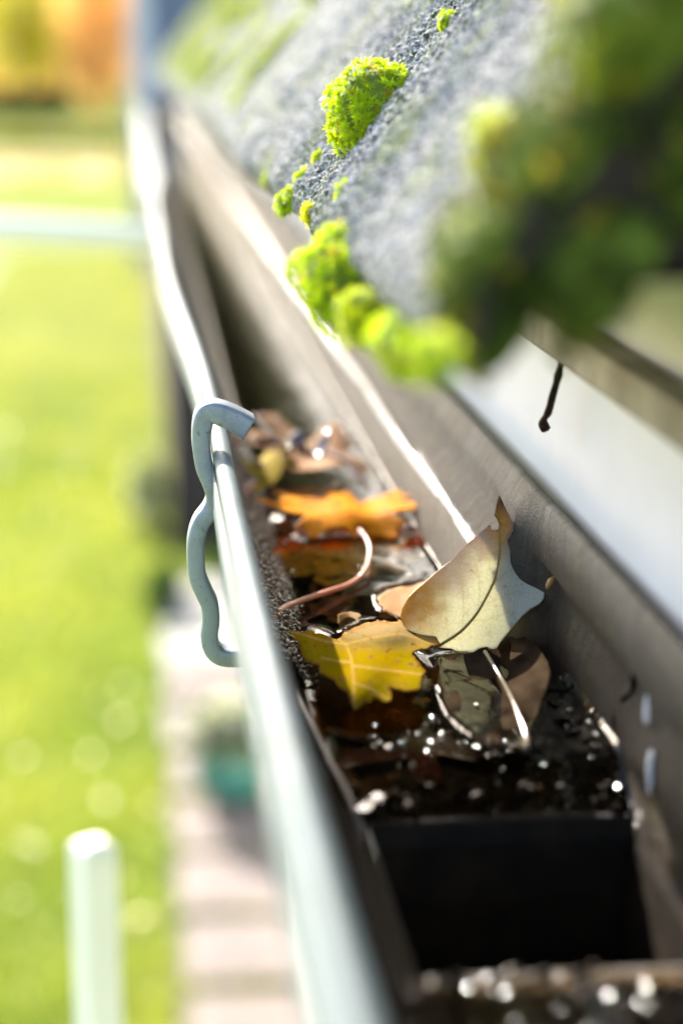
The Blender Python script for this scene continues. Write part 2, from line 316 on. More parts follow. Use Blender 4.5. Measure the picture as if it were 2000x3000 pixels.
mk('roof_underlay', v, f, M['underside'], roof, False)

TW, TG, TL = .32, .33, .40       # tile pitch along the eave, course gauge, tile length
def granules(x, y, cell, seed):
    """max of random paraboloids = rounded grains, metres in, 0..1 out"""
    gx = x/cell; gy = y/cell; i0 = np.floor(gx); j0 = np.floor(gy); h = np.zeros_like(gx)
    for di in (-1, 0, 1):
        for dj in (-1, 0, 1):
            i = i0+di; j = j0+dj; px = i+hash2(i, j, seed); py = j+hash2(i, j, seed+5); a = .35+.65*hash2(i, j, seed+9); rr = .45+.5*hash2(i, j, seed+13)
            d2 = ((gx-px)**2+(gy-py)**2)/rr**2; h = np.maximum(h, a*np.sqrt(np.clip(1-d2, 0, 1)))
    return h
def tile_mesh(us, vs_, seed, fine, tw=TW):
    U, V = np.meshgrid(us, vs_, indexing='ij')
    edge = .004*(fbm(V*40, V*0+seed, seed)-.5)+.003*(fbm(V*260, V*0, seed+3)-.5)
    Up = U+edge*np.exp(-U/.02)
    h = .016*(1-U/TG)+.0025*np.clip(np.sin(np.pi*V/(tw-.006)), 0, 1)**.7
    h -= .006*np.exp(-(U/.004)**1)                        # worn front arris
    dv = np.minimum(V, (tw-.006)-V); h -= .006*np.exp(-(dv/.004))
    h += .004*(fbm(U*22, V*22, seed)-.5)+.0016*(fbm(U*110, V*110, seed+1)-.5)
    if fine: h += .0024*granules(U, V, .0031, seed)+.0015*granules(U, V, .0017, seed+20)*(hash2(np.floor(U/.01), np.floor(V/.01), 2)*0+1)
    else: h += .0034*granules(U, V, .0062, seed)+.0012*fbm(U*500, V*500, seed+2, 2)
    n, m = U.shape; h -= .016
    top = np.stack([Up, V, h], -1).reshape(-1, 3)
    ring = [i*m for i in range(n)]+[(n-1)*m+j for j in range(1, m)]+[i*m+m-1 for i in range(n-2, -1, -1)]+[j for j in range(m-2, 0, -1)]
    bot = top[ring].copy(); bot[:, 2] = (.016*(1-bot[:, 0]/TG)-.016)-.016
    allv = np.vstack([top, bot]); nb = len(ring); fs = grid_faces(n, m).tolist()
    b0 = len(top)
    for k in range(nb):
        k2 = (k+1) % nb; fs.append([ring[k], ring[k2], b0+k2, b0+k])
    fs.append([b0+k for k in range(nb)])
    W = np.outer(allv[:, 0], RS)+np.outer(allv[:, 2], RN); W[:, 1] += allv[:, 1]
    me = bpy.data.meshes.new('tile'); me.from_pydata(W.tolist(), [], [list(reversed(q)) for q in fs]); me.update(); me.materials.append(M['tile'])
    me.polygons.foreach_set('use_smooth', [True]*len(me.polygons)); return me
vw = TW-.006
us_f = np.concatenate([np.arange(0, .105, .00042), np.arange(.105, .18, .001), np.arange(.18, TL+.001, .006)]); vs_f = np.concatenate([np.arange(0, .11, .00045), np.arange(.11, vw, .0013), [vw]]); vs_g = np.concatenate([np.arange(0, .13, .0013), np.arange(.13, vw-(YN-YT), .00045), [vw-(YN-YT)]])
us_c = np.arange(0, TL+.001, .0018); vs_c = np.linspace(0, vw, 176)
coarse = [tile_mesh(us_c, vs_c, 40+k, False) for k in range(3)]
ntile = int((YF-YT)/TW)+1; vs_cutc = np.linspace(0, vw-(YN-YT), 150)
for c in range(4):
    for k in range(ntile):
        y0 = YT+k*TW if k else YN
        if y0+vw > YF+.15: continue
        me = tile_mesh(us_f, vs_f if k else vs_g, 3+k, True, TW if k else TW-(YN-YT)) if (c == 0 and k < 2) else coarse[(k*2+c) % 3] if k else tile_mesh(us_c, vs_cutc, 60+c, False, TW-(YN-YT))
        o = bpy.data.objects.new('tile', me); COL.objects.link(o); o.parent = roof
        p = roofpt(y0+random.uniform(-.0015, .0015), c*TG+(random.uniform(-.003, .003) if k > 1 else 0), random.uniform(0, .002) if k > 1 else 0)
        o.location = p+Vector((0, 0, H))-wpos(roof)

# ------------------------------------------------------------------ GUTTER
def bow(Y): return -.011*math.exp(-((Y-.85)/.52)**2)-.004*math.exp(-((Y-2.2)/.8)**2)+.0015*math.sin(Y*9+.4)*math.exp(-max(0, -Y)*4)
WATER = -.068; TRANS = -.02
far_p = [(-.002, -.008), (-.0018, -.022), (.003, -.034), (.011, -.050), (.024, -.071), (.029, -.0785), (.034, -.080), (.060, -.080), (.084, -.080), (.0875, -.077), (.0895, -.070), (.0902, -.041), (.0922, -.0380), (.0960, -.033), (.1005, -.0305), (.102, -.024), (.1065, -.0165), (.1085, -.0160)]
near_p = [(-.002, -.008), (-.0018, -.022), (.003, -.034), (.011, -.050), (.022, -.071), (.027, -.0785), (.032, -.080), (.066, -.080), (.1090, -.080), (.1103, -.077), (.1105, -.069), (.1108, -.056), (.1130, -.047), (.1110, -.041), (.1072, -.0365), (.1062, -.026), (.1068, -.0175), (.1092, -.0165)]
HY0, HY1 = -.238, -.149
st = sorted(set([round(x, 4) for x in np.concatenate([np.arange(-1.2, -.35, .1), np.arange(-.34, .45, .01), np.arange(.45, 2, .05), np.arange(2, YF, .25)])]+[HY0, HY1, YF]))
V = []; keep = []
for Y in st:
    t = float(smooth(TRANS-.012, TRANS+.012, Y))
    for (a, b) in zip(near_p, far_p):
        x = a[0]*(1-t)+b[0]*t; zz = a[1]*(1-t)+b[1]*t
        if x < .03: x += bow(Y)*(1-max(0, x)/.03)
        V.append((x, Y, zz))
m = len(near_p); fs = []
for i in range(len(st)-1):
    for j in range(m-1):
        if st[i] >= HY0-1e-6 and st[i+1] <= HY1+1e-6 and 6 <= j <= 7: continue
        fs.append([i*m+j, i*m+j+1, (i+1)*m+j+1, (i+1)*m+j])
gut = empty('gutter', (.055, 0, -.08), 'long pale galvanised roof gutter holding brown water', 'gutter')
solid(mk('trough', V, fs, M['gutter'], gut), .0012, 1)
# rolled rim
pathr = [Vector((bow(Y)+.0003, Y, -.0032)) for Y in st]
v, f = tube(pathr, .0032, 16); mk('rim_bead', v, f, M['rim'], gut)
# outer face of the front wall (clean, pale)
prof = [(-.0034, -.006), (-.0036, -.020), (-.0022, -.026), (.001, -.036), (.009, -.050), (.019, -.070)]
V = [(a+bow(Y)*(1-max(0, a)/.03), Y, b-.0008) for Y in st for a, b in prof]
solid(mk('front_face', V, grid_faces(len(st), len(prof))[:, ::-1], M['rim'], gut), .0008, -1)
# bright back lip beyond the pale leaf
ys = [Y for Y in st if Y >= -.012]
prof = [(.0885, -.0420), (.0885, -.0385), (.0897, -.0378), (.0916, -.0385), (.0916, -.0420)]
V = [(a+.0006*math.sin(Y*23), Y, b) for Y in ys for a, b in prof]; mk('back_lip', V, grid_faces(len(ys), len(prof)), M['lip'], gut)
# rubber joint on the back wall near the outlet
jp = [onX(1882, 1890, .1095), onX(1868, 1960, .1105), onX(1845, 2030, .1112), onX(1815, 2075, .1112), onX(1800, 2150, .1095)]
v, f = tube(catmull(jp, 6), [.0012+.0007*math.sin(i) for i in range(25)], 8); mk('joint_seal', v, f, M['outlet'], gut)
# outlet
X0, X1, ZB = .0325, .1085, -.0808
op = [(X0, HY0), (X1, HY0), (X1, HY1), (X0, HY1)]
ring = []
for zz, s in ((ZB+.0016, 0), (ZB-.004, .002), (ZB-.02, .004), (ZB-.13, .006)):
    for (x, y) in op:
        ring.append((x+(s if x == X0 else -s), y+(s if y == HY0 else -s), zz))
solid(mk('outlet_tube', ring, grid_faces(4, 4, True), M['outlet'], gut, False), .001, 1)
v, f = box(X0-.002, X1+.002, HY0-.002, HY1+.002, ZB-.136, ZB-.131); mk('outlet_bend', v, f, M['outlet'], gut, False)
v = [(a, YF+.001, b) for a, b in far_p]+[(a, YF+.004, b) for a, b in far_p]; nn = len(far_p)
mk('end_cap', v, [list(range(nn)), list(range(nn, 2*nn))[::-1]]+[[i, nn+i, nn+(i+1) % nn, (i+1) % nn] for i in range(nn)], M['rim'], gut, False)

# ---- bracket
def bp(x, y, dY=0): p = atD(x, y, .640); return Vector((p.x, -.004+dY, p.z))
bpath = [bp(726, 1248), bp(690, 1226), bp(650, 1206), bp(618, 1198), bp(600, 1208), bp(592, 1235), bp(589, 1270), bp(590, 1310), bp(600, 1370), bp(620, 1420), bp(630, 1462), bp(618, 1500), bp(590, 1540), bp(577, 1590), bp(576, 1650), bp(582, 1710), bp(602, 1762), bp(618, 1800), bp(622, 1850), bp(618, 1900), bp(630, 1945), bp(662, 1968), bp(720, 1972), bp(800, 1970)]
bp_ = catmull(bpath, 6); v, f = tube(bp_, [1.30-.36*min(1, i/44) for i in range(len(bp_))], 16, flat=(.0105, .0065))
br = mk('gutter_bracket', v, f, M['bracket'], None);  tag(br, 'blue grey galvanised steel bracket hooked over the gutter rim', 'bracket')

# ---- water surface with menisci
def leaf_outline_xy(pts): return pts
WET = []       # polygons (x,y) of things that break the surface: filled below before the water is built

# ------------------------------------------------------------------ LEAVES
def inpoly(P, x, y):
    c = False; j = len(P)-1
    for i in range(len(P)):
        if (P[i][1] > y) != (P[j][1] > y) and x < (P[j][0]-P[i][0])*(y-P[i][1])/(P[j][1]-P[i][1])+P[i][0]: c = not c
        j = i
    return c
def densify(P, s):
    out = []
    for i in range(len(P)):
        a = Vector(P[i]); b = Vector(P[(i+1) % len(P)]); n = max(1, int((b-a).length/s))
        out += [a+(b-a)*(k/n) for k in range(n)]
    return out
def dpoly(line, x, y):
    best = 1e9
    for i in range(len(line)-1):
        ax, ay = line[i]; bx, by = line[i+1]; dx, dy = bx-ax, by-ay; t = max(0, min(1, ((x-ax)*dx+(y-ay)*dy)/(dx*dx+dy*dy+1e-12)))
        best = min(best, math.hypot(x-ax-t*dx, y-ay-t*dy))
    return best
def blade(name, outline, spacing, mapf, colf, mat, parent=None, thick=.0003):
    B = densify(outline, spacing); nB = len(B); xs = [p[0] for p in B]; ys = [p[1] for p in B]
    pts = [Vector((p[0], p[1])) for p in B]; r = random.Random(3)
    y = min(ys); row = 0
    while y < max(ys):
        x = min(xs)+(spacing/2 if row % 2 else 0)
        while x < max(xs):
            px, py = x+r.uniform(-.2, .2)*spacing, y+r.uniform(-.2, .2)*spacing
            if inpoly(B, px, py) and dpoly([tuple(q) for q in B[::2]]+[tuple(B[0])], px, py) > spacing*.5: pts.append(Vector((px, py)))
            x += spacing
        y += spacing*.87; row += 1
    res = delaunay_2d_cdt(pts, [(i, (i+1) % nB) for i in range(nB)], [], 1, 1e-6)
    V2, F2 = res[0], res[2]
    W = [tuple(mapf(p[0], p[1])) for p in V2]; C = [colf(p[0], p[1], q) for p, q in zip(V2, W)]
    o = mk(name, W, [list(q) for q in F2], mat, parent, True, np.clip(np.array(C), .002, 1)); solid(o, thick, 0); return o
def lerp(a, b, t): t = max(0, min(1, t)); return tuple(x+(y-x)*t for x, y in zip(a, b))
def stalk(name, path, r0, r1, col, parent=None, mat='stem'):
    P = catmull(path, 8); n = len(P); v, f = tube(P, [r0+(r1-r0)*i/(n-1) for i in range(n)], 8)
    return mk(name, v, f, M[mat], parent, True, np.tile(np.array(col), (len(v), 1)) if not callable(col) else np.array([col(i//8/(n-1)) for i in range(len(v))]))

# 1. pale upright leaf
def c3(x, y): return (1000+x*.4464, 1400+y*.4464)
out1 = [c3(*p) for p in [(1033, 112), (1060, 165), (1095, 240), (1130, 310), (1200, 400), (1250, 460), (1285, 530), (1310, 620), (1330, 720), (1328, 790), (1300, 825), (1240, 860), (1180, 910), (1130, 970), (1080, 1030), (1040, 1080), (1015, 1118), (990, 1125), (950, 1108), (905, 1118), (860, 1145), (815, 1153), (770, 1145), (720, 1120), (650, 1115), (560, 1085), (470, 1030), (405, 970), (386, 910), (400, 850), (440, 780), (500, 720), (560, 670), (640, 600), (720, 540), (780, 470), (850, 410), (920, 350), (975, 305), (982, 338), (1020, 342), (1032, 312), (1018, 270), (1000, 245), (1010, 200), (1020, 150)]]
mid1 = [c3(*p) for p in [(600, 1120), (650, 1095), (780, 1010), (880, 900), (940, 800), (990, 700), (1020, 600), (1035, 480), (1032, 300), (1033, 112)]]
veins1 = [[c3(*q) for q in l] for l in [[(700, 1065), (690, 950), (680, 830), (650, 720)], [(790, 1000), (800, 860), (795, 700), (770, 590)], [(890, 880), (905, 760), (900, 640), (870, 540)], [(960, 770), (985, 640), (960, 520), (930, 440)], [(600, 1080), (590, 960), (550, 850)], [(1000, 690), (1080, 620), (1180, 570)], [(930, 830), (1050, 790), (1200, 720)], [(850, 940), (960, 930), (1100, 880)], [(1032, 420), (1070, 380), (1100, 330)], [(1034, 500), (1090, 470), (1160, 440)]]]
def map1(x, y):
    d = dpoly(mid1, x, y); D = .635+.020*(1900-y)/450+.000010*d + .0012*math.sin(x*.018+y*.011)
    if x > 1500: D += -.000012*(x-1500)**1.2
    return atD(x, y, D)
def col1(x, y, p):
    t = (1900-y)/440; dl = dpoly(mid1, x, y)
    n1 = .5+.5*nz((x*.01, y*.01, 0), 1.0, 3); n2 = .5+.5*nz((x*.03, y*.03, 0), 1., 8); n3 = .5+.5*nz((x*.12, y*.12, 0), 1., 1)
    pale = lerp((.86, .86, .72), (.90, .90, .82), n1)
    # pigment: purple-pink in the upper left half, yellow near the rib at the top, brown tip
    sx = (x-1420)/170
    k = max(0, min(1, (t-.50+.35*max(0, -sx)+.3*(n1-.5)+.2*(n2-.5))*2.6))
    c = lerp(pale, lerp((.36, .21, .18), (.54, .38, .34), n2), k*.9)
    ye = max(0, min(1, (t-.52)*3))*max(0, 1-dl/45)*(.6+.6*n2); c = lerp(c, (.70, .46, .015), ye)
    edge = max(0, -sx-.55)*1.6*(.5+n2)*max(0, min(1, 1.2-abs(t-.38)*3)); c = lerp(c, (.62, .40, .06), min(1, edge))
    c = lerp(c, (.17, .055, .03), max(0, min(1, (t-.86)*9+.4*(n2-.5))))
    if dpoly([c3(975, 305), c3(1020, 342), c3(1032, 312), c3(1005, 250)], x, y) < 5: c = lerp(c, (.12, .05, .02), .8)
    if n3 > .80: c = lerp(c, (.35, .22, .10), .35)
    for l in veins1:
        dd = dpoly(l, x, y)
        if dd < 3: c = lerp(c, (.68, .66, .36), .6*(1-dd/3))
    if dl < 4: c = lerp((.36, .28, .10), c, dl/4)
    return c
L1 = empty('leaf', atD(1400, 1900, .64), 'pale cream leaf with brown pointed tip standing upright against the gutter back', 'leaf')
blade('leaf_blade', out1, 4.5, map1, col1, M['paleleaf'], L1)
stalk('midrib', [Vector(map1(x, y))-ray(x, y)*.0004 for x, y in mid1[:-1]], .00055, .00025, lambda t: lerp((.30, .24, .08), (.45, .30, .06), t), L1)
WET.append([onZ(x, y, WATER).xy for x, y in [(1290, 1885), (1400, 1912), (1480, 1895), (1590, 1790), (1560, 1775), (1300, 1870)]])

# lying leaf given by a polar outline
def polar(lobes, n=150, serr=.06, sf=23, seed=0):
    P = []
    for i in range(n):
        th = 2*math.pi*i/n; r = 0
        for (a, R, wd) in lobes: d = (th-a+math.pi) % (2*math.pi)-math.pi; r = max(r, R*math.exp(-(d/wd)**2))
        r = max(r, .32); tri = abs((i*sf/n+seed) % 1-.3); r *= 1+serr*(tri-.35)*2
        P.append((r*math.cos(th), r*math.sin(th)))
    return P
MAPLE = [(math.radians(a), R, wd) for a, R, wd in ((90, 1.0, .42), (35, .95, .36), (145, .95, .36), (-15, .72, .40), (195, .72, .40), (-75, .35, .4), (-105, .35, .4))]
def spots(base, spot, amt, s=0, sc=60., low=(.1, .06, .03), edgec=None):
    def f(a, b, p):
        n1 = .5+.5*nz((a, b, 0), 2.2, s); n2 = .5+.5*nz((a, b, 0), 6., s+4); n3 = .5+.5*nz((a, b, 0), 13., s+9)
        c = lerp(base, spot, n1*1.2-.1+.4*(n2-.5))
        if n2*.6+n3*.5 > 1-amt: c = lerp(c, low, min(1, (n2*.6+n3*.5-1+amt)*9))
        if edgec: c = lerp(c, edgec, max(0, math.hypot(a, b)-.62)*1.8)
        ang = math.atan2(b, a); 
        for v in (90, 35, 145, -15, 195):
            vr = math.radians(v); d = abs(math.sin(ang-vr))*math.hypot(a, b)
            if math.cos(ang-vr) > 0 and d < .022: c = lerp(c, tuple(min(1, x*1.35+.03) for x in base), .55)
        return c
    return f
def lying(name, label, ctr, rx, ry, rot, zf, colf, mat='leaf', lobes=MAPLE, serr=.08, sf=23, group=None, sp=.035, thick=.0003):
    ca, sa = math.cos(rot), math.sin(rot)
    def mp(a, b):
        x = a*ca-b*sa; y = a*sa+b*ca
        return Vector((ctr[0]+x*rx, ctr[1]+y*ry, ctr[2]+zf(x, y)))
    r = empty(name, ctr, label, 'leaf', group); blade('leaf_blade', polar(lobes, 150, serr, sf), sp, mp, colf, M[mat], r, thick); return r, mp

# 2. orange leaf with long pink stalk
c2 = onZ(1020, 1555, WATER); ROUND = [(math.radians(a), R_, .62) for a, R_ in ((0, 1.), (180, 1.), (90, .92), (45, .98), (135, .95), (-50, .80), (-130, .82), (-90, .62))]
def z2(x, y):
    f = smooth(-.85, -.15, y); return float(.0075*f + .004*x*x - .007*math.exp(-((x-.25)/.22)**2)*(1-.5*f) + .0012*math.sin(x*5+1) + .0006*math.sin(y*7+x*4))
L2, mp2 = lying('leaf', 'bright orange leaf with brown spots and long pink stalk floating on the water', (c2.x, c2.y+.006, WATER+.001), .039, .034, 0, z2, spots((.86, .42, .02), (.80, .32, .015), .36, 2, low=(.30, .09, .015)), serr=.16, sf=21, lobes=ROUND)
sp0 = onZ(1078, 1588, WATER+.006)
stalk('stalk', [sp0+Vector((-.002, .012, .002)), sp0, onZ(1082, 1625, WATER+.004), onZ(1068, 1672, WATER+.003), onZ(1030, 1708, WATER+.002), onZ(960, 1733, WATER+.003), onZ(880, 1760, WATER+.004), onZ(835, 1778, WATER+.007), onZ(800, 1808, WATER+.011), onZ(786, 1822, WATER+.012)], .00085, .0011, lambda t: lerp((.78, .28, .20), (.85, .38, .18), t), L2)
WET.append([(c2.x+.039*a, c2.y+.006+.034*b) for a, b in polar(ROUND, 40, 0)])
# 3. submerged leaf, its amber put in for the orange leaf's reflection
c = onZ(1010, 1660, WATER-.004)
lying('leaf', 'submerged amber leaf with dark spots under the water before the orange leaf', (.054, c.y+.004, WATER-.003), .036, .042, .3, lambda x, y: .0006*math.sin(x*5)-.001*y*y, spots((.85, .50, .04), (.66, .36, .03), .40, 5, low=(.10, .04, .012)), 'dryleaf_wet', serr=.1, lobes=ROUND)
# 4. dark red submerged leaves
for (px, py, rr, rot, lab, cc) in [(980, 1770, .026, 1.2, 'dark red submerged leaf lying under the pink stalk', ((.13, .03, .015), (.08, .02, .012))), (1230, 2170, .034, 2.1, 'maroon brown sunken leaf under the bubbles by the outlet', ((.16, .05, .03), (.10, .035, .02))), (1060, 2330, .024, .4, 'small brown sunken leaf at the outlet edge', ((.15, .08, .03), (.12, .05, .02)))]:
    c = onZ(px, py, WATER-.007); lying('leaf', lab, (c.x, c.y, WATER-.0075), rr, rr*1.1, rot, lambda x, y: .0015*math.sin(x*6+y*3), spots(cc[0], cc[1], .25, px*.1), 'wetleaf')
# 5. yellow olive lobed leaf in front
def c4(x, y): return (700+x*.4464, 1750+y*.4464)
out5 = [c4(*p) for p in [(215, 190), (300, 205), (370, 228), (450, 222), (560, 245), (640, 272), (665, 262), (700, 238), (780, 190), (860, 165), (960, 148), (1010, 166), (1060, 150), (1130, 165), (1172, 198), (1180, 212), (1250, 232), (1262, 250), (1300, 275), (1322, 312), (1250, 332), (1170, 352), (1120, 372), (1160, 405), (1205, 460), (1222, 500), (1196, 540), (1192, 600), (1120, 622), (1040, 606), (985, 590), (1008, 640), (988, 687), (940, 687), (890, 655), (862, 682), (820, 692), (782, 725), (750, 735), (742, 690), (722, 640), (655, 592), (620, 540), (540, 500), (522, 450), (440, 420), (398, 370), (386, 300), (330, 262), (240, 230)]]
mid5 = [c4(*p) for p in [(640, 270), (700, 310), (735, 400), (748, 500), (752, 600), (752, 730)]]
vein5 = [mid5, [c4(*p) for p in [(700, 310), (860, 270), (1050, 240), (1300, 300)]], [c4(*p) for p in [(742, 450), (900, 470), (1060, 490), (1210, 510)]], [c4(*p) for p in [(750, 560), (860, 600), (980, 670)]], [c4(*p) for p in [(700, 310), (560, 290), (400, 240), (230, 205)]], [c4(*p) for p in [(740, 430), (640, 420), (540, 400)]]]
def map5(x, y):
    t = (y-1815)/260; xx = (x-1030)/200
    zz = WATER+.004+.005*math.sin(max(0, min(1, t))*3.1)*(1-.4*xx*xx)+.004*math.exp(-((y-1850)/40)**2)*math.exp(-((x-1090)/150)**2)+.0004*math.sin(x*.035+y*.02)
    d = dpoly(mid5, x, y); zz -= 0
    return onZ(x, y, zz)
def col5(x, y, p):
    n1 = .5+.5*nz((x*.012, y*.018, 0), 1, 4); n2 = .5+.5*nz((x*.04, y*.05, 0), 1, 2); n3 = .5+.5*nz((x*.1, y*.12, 0), 1, 7)
    c = lerp((.44, .27, .004), (.30, .25, .004), n1)
    c = lerp(c, (.22, .24, .02), max(0, (930-x)/220)*(.5+n2*.6))
    up = max(0, min(1, (1915-y)/60))*max(0, min(1, (x-960)/60)); c = lerp(c, (.42, .31, .18), up*.75)
    c = lerp(c, (.40, .22, .06), max(0, n2-.55)*1.6)
    if n2*.5+n3*.5 > .64: c = lerp(c, (.12, .055, .02), min(1, (n2*.5+n3*.5-.64)*7))
    de = dpoly(out5+out5[:1], x, y); c = lerp(c, (.30, .13, .03), max(0, (1-de/11))*(.2+1.1*n2))
    for l in vein5:
        dd = dpoly(l, x, y)
        if dd < 5: c = lerp(c, (.62, .42, .12), .9*(1-dd/5))
    return c
L5 = empty('leaf', onZ(1040, 1950, WATER), 'yellow olive lobed leaf lying wet in front of the pale leaf', 'leaf')
_r = random.Random(5); out5 = [(p[0]+_r.uniform(-6, 6), p[1]+_r.uniform(-3.5, 3.5)) for p in densify(out5, 9)]
blade('leaf_blade', out5, 5, map5, col5, m_leaf('wet_yellow_leaf', .35, .5, .0, (1.4, 1.1, .3), spec=.0), L5)
WET.append([onZ(x, y, WATER).xy for x, y in out5[::2]])
# 6. small curled fragment behind it
outf = [(990, 1800), (1005, 1795), (1030, 1793), (1052, 1798), (1060, 1806), (1050, 1812), (1055, 1826), (1042, 1838), (1028, 1846), (1010, 1848), (995, 1842), (990, 1822)]
f6 = blade('leaf_fragment', outf, 4, lambda x, y: atD(x, y, .668+.0002*(1846-y)+.004*math.sin((x-990)*.05)), lambda x, y, p: lerp((.50, .36, .18), (.36, .2, .05), .5+.8*nz((x*.05, y*.05, 0), 1, 3)), M['leaf'])
tag(f6, 'tiny curled tan leaf fragment sticking up behind the yellow lobed leaf', 'leaf')
# 7. peach leaf afloat beside the pale leaf
out7 = [c3(*p) for p in [(232, 792), (258, 768), (300, 740), (400, 712), (530, 688), (640, 690), (700, 760), (690, 860), (600, 930), (480, 960), (380, 945), (345, 905), (318, 898), (300, 880), (266, 878), (272, 850), (242, 842), (248, 818)]]
f7 = blade('leaf_blade', out7, 6, lambda x, y: onZ(x, y, WATER+.0016+.0012*math.sin(x*.03)), lambda x, y, p: lerp((.66, .48, .30), (.60, .38, .18), .5+.9*nz((x*.03, y*.04, 0), 1, 6)), M['leaf'], empty('leaf', onZ(1200, 1780, WATER), 'flat peach coloured leaf floating behind the pale upright leaf', 'leaf'))
WET.append([onZ(x, y, WATER).xy for x, y in out7[::2]])
# 8. dark wet leaf in front of the pale leaf
out8 = [c3(*p) for p in [(640, 1190), (760, 1165), (900, 1140), (1060, 1090), (1200, 1040), (1290, 1110), (1350, 1210), (1368, 1280), (1340, 1400), (1290, 1540), (1255, 1660), (1240, 1730), (1200, 1800), (1100, 1795), (980, 1765), (880, 1710), (790, 1640), (720, 1560), (680, 1470), (655, 1380), (640, 1290)]]
mid8 = [c3(*p) for p in [(940, 1150), (990, 1230), (1050, 1330), (1110, 1440), (1160, 1560), (1215, 1720), (1210, 1790)]]
def map8(x, y):
    d = dpoly(mid8, x, y); dl = dpoly(out8+out8[:1], x, y)
    zz = WATER-.0003+.0012*math.exp(-dl/14)+.0022*math.exp(-(d/7)**2)+.0012*math.sin(x*.03)*math.sin(y*.022)
    if x > 1480: zz += .00007*(x-1480)*max(0, min(1, (2120-y)/100))
    return onZ(x, y, zz)
L8 = empty('leaf', onZ(1420, 2050, WATER), 'dark wet leaf with glinting rib lying below the pale leaf', 'leaf')
blade('leaf_blade', out8, 6, map8, lambda x, y, p: lerp((.022, .015, .010), (.06, .042, .026), .5+.8*nz((x*.02, y*.03, 0), 1, 2)), M['darkwet'], L8)
stalk('midrib', [Vector(map8(x, y))+Vector((0, 0, .0004)) for x, y in mid8], .0007, .0012, (.16, .12, .09), L8, 'wetleaf')
WET.append([onZ(x, y, WATER).xy for x, y in out8])
# 9. back cluster
c = onZ(860, 1440, WATER)
L9, mp9 = lying('leaf', 'dry pale brown leaf resting across the gutter behind the orange leaf', (.056, c.y+.034, WATER+.003), .043, .050, .5, lambda x, y: .009*math.exp(-((x+.5)/.5)**2)+.012*max(0, y)+.004*math.sin(x*6)-.004*x, spots((.60, .42, .28), (.50, .32, .19), .2, 11, edgec=(.62, .46, .34)), serr=.14, sf=17, lobes=[(a_, R_, .52) for a_, R_, w_ in MAPLE])
q = onZ(1080, 1432, WATER+.004); stalk('stalk', [q+Vector((-.02, .035, .012)), q+Vector((-.008, .018, .009)), q], .0016, .0011, (.60, .36, .27), L9)
c = onZ(850, 1360, WATER+.012)
lying('leaf', 'dark purple brown curled leaf on top of the dry pale brown leaf', (c.x+.004, c.y-.012, WATER+.020), .028, .026, 1.0, lambda x, y: .016*x*x+.010*y*y-.004*math.sin(x*4+y*3), spots((.045, .02, .022), (.08, .035, .03), .1, 14), 'wetleaf', serr=.14, sf=13)
c = onZ(820, 1440, WATER+.006)
L10, mp10 = lying('leaf', 'small yellow leaf drooping from the dry brown leaf to the water', (c.x-.002, c.y+.012, WATER+.005), .017, .024, .2, lambda x, y: .013*smooth(-.9, .6, y)+.004*math.sin(x*4), spots((.58, .46, .04), (.50, .36, .03), .15, 17), serr=.1, sf=13)
stalk('stalk', [onZ(985, 1415, WATER+.010), onZ(955, 1440, WATER+.006), onZ(915, 1470, WATER+.002), onZ(890, 1486, WATER+.001)], .0009, .0008, (.50, .38, .16), L10)
p0 = onZ(745, 1420, WATER+.012); s9 = stalk('leaf_stalk', [p0, onZ(722, 1440, WATER+.012), onZ(705, 1470, WATER+.008), onZ(692, 1510, WATER+.002)], .0013, .0010, (.62, .24, .18)); tag(s9, 'short pink leaf stalk bent down beside the rim behind the bracket', 'stalk')
# orange bud
b0 = onX(1612, 1704, .108); v, f = tube([b0+Vector((-.0016, -.001, -.0022)), b0+Vector((-.001, -.001, -.0012)), b0, b0+Vector((.0008, 0, .001)), b0+Vector((.0012, 0, .0016))], [.0004, .0011, .0013, .0009, .0003], 10)
tag(mk('bud', v, f, M['stem'], None, True, np.tile([.72, .38, .10], (len(v), 1))), 'tiny orange bud stuck to the gutter back beside the pale leaf', 'bud')
# white droppings
for (px, py, a, b, lab) in [(1895, 2085, .0040, .0028, 'round white bird dropping on the gutter back wall by the seal'), (1905, 2255, .0064, .0034, 'long oval white bird dropping low on the gutter back wall')]:
    p = onX(px, py, .1095); V = []
    for i in range(7):
        for j in range(16):
            ph = i/6*math.pi/2; th = j/16*2*math.pi; rr = 1+.16*math.sin(3*th+px)+.10*math.sin(5*th+2*px)+.06*math.sin(8*th)
            V.append((p.x-.0008*math.cos(ph)-.0002, p.y+b*.8*math.sin(ph)*math.cos(th)*rr, p.z+a*math.sin(ph)*math.sin(th)*rr))
    tag(mk('bird_dropping', V, grid_faces(7, 16, True), M['fascia']), lab, 'dropping')
# hanging debris under the batten
P = catmull([onX(1648, 1035, .1045), onX(1640, 1075, .106), onX(1632, 1110, .105), onX(1618, 1160, .105), onX(1606, 1205, .104), onX(1590, 1235, .104), onX(1600, 1262, .105)], 6)
v, f = tube(P, [.0007+.0009*float(vnoise(np.array(i*.37), np.array(2.2), 3))+.0007*math.exp(-((i-len(P)+5)/2.5)**2)-(.0006 if i >= len(P)-1 else 0) for i in range(len(P))], 7); tag(mk('hanging_debris', v, f, M['silt']), 'dark clump of dirt hanging in a strand from the batten', 'debris')
# dry grass stem along the front of the trough
P = catmull([onZ(862, 2020, WATER+.004), onZ(905, 2110, WATER+.005), onZ(960, 2220, WATER+.003), onZ(1010, 2310, WATER+.001), onZ(1048, 2400, WATER-.002), onZ(1062, 2470, WATER-.008)], 8)
v, f = tube(P, .0009, 8); tag(mk('grass_stem', v, f, M['stem'], None, True, np.tile([.30, .23, .17], (len(v), 1))), 'dry grey brown grass stem lying along the gutter towards the outlet', 'stem')

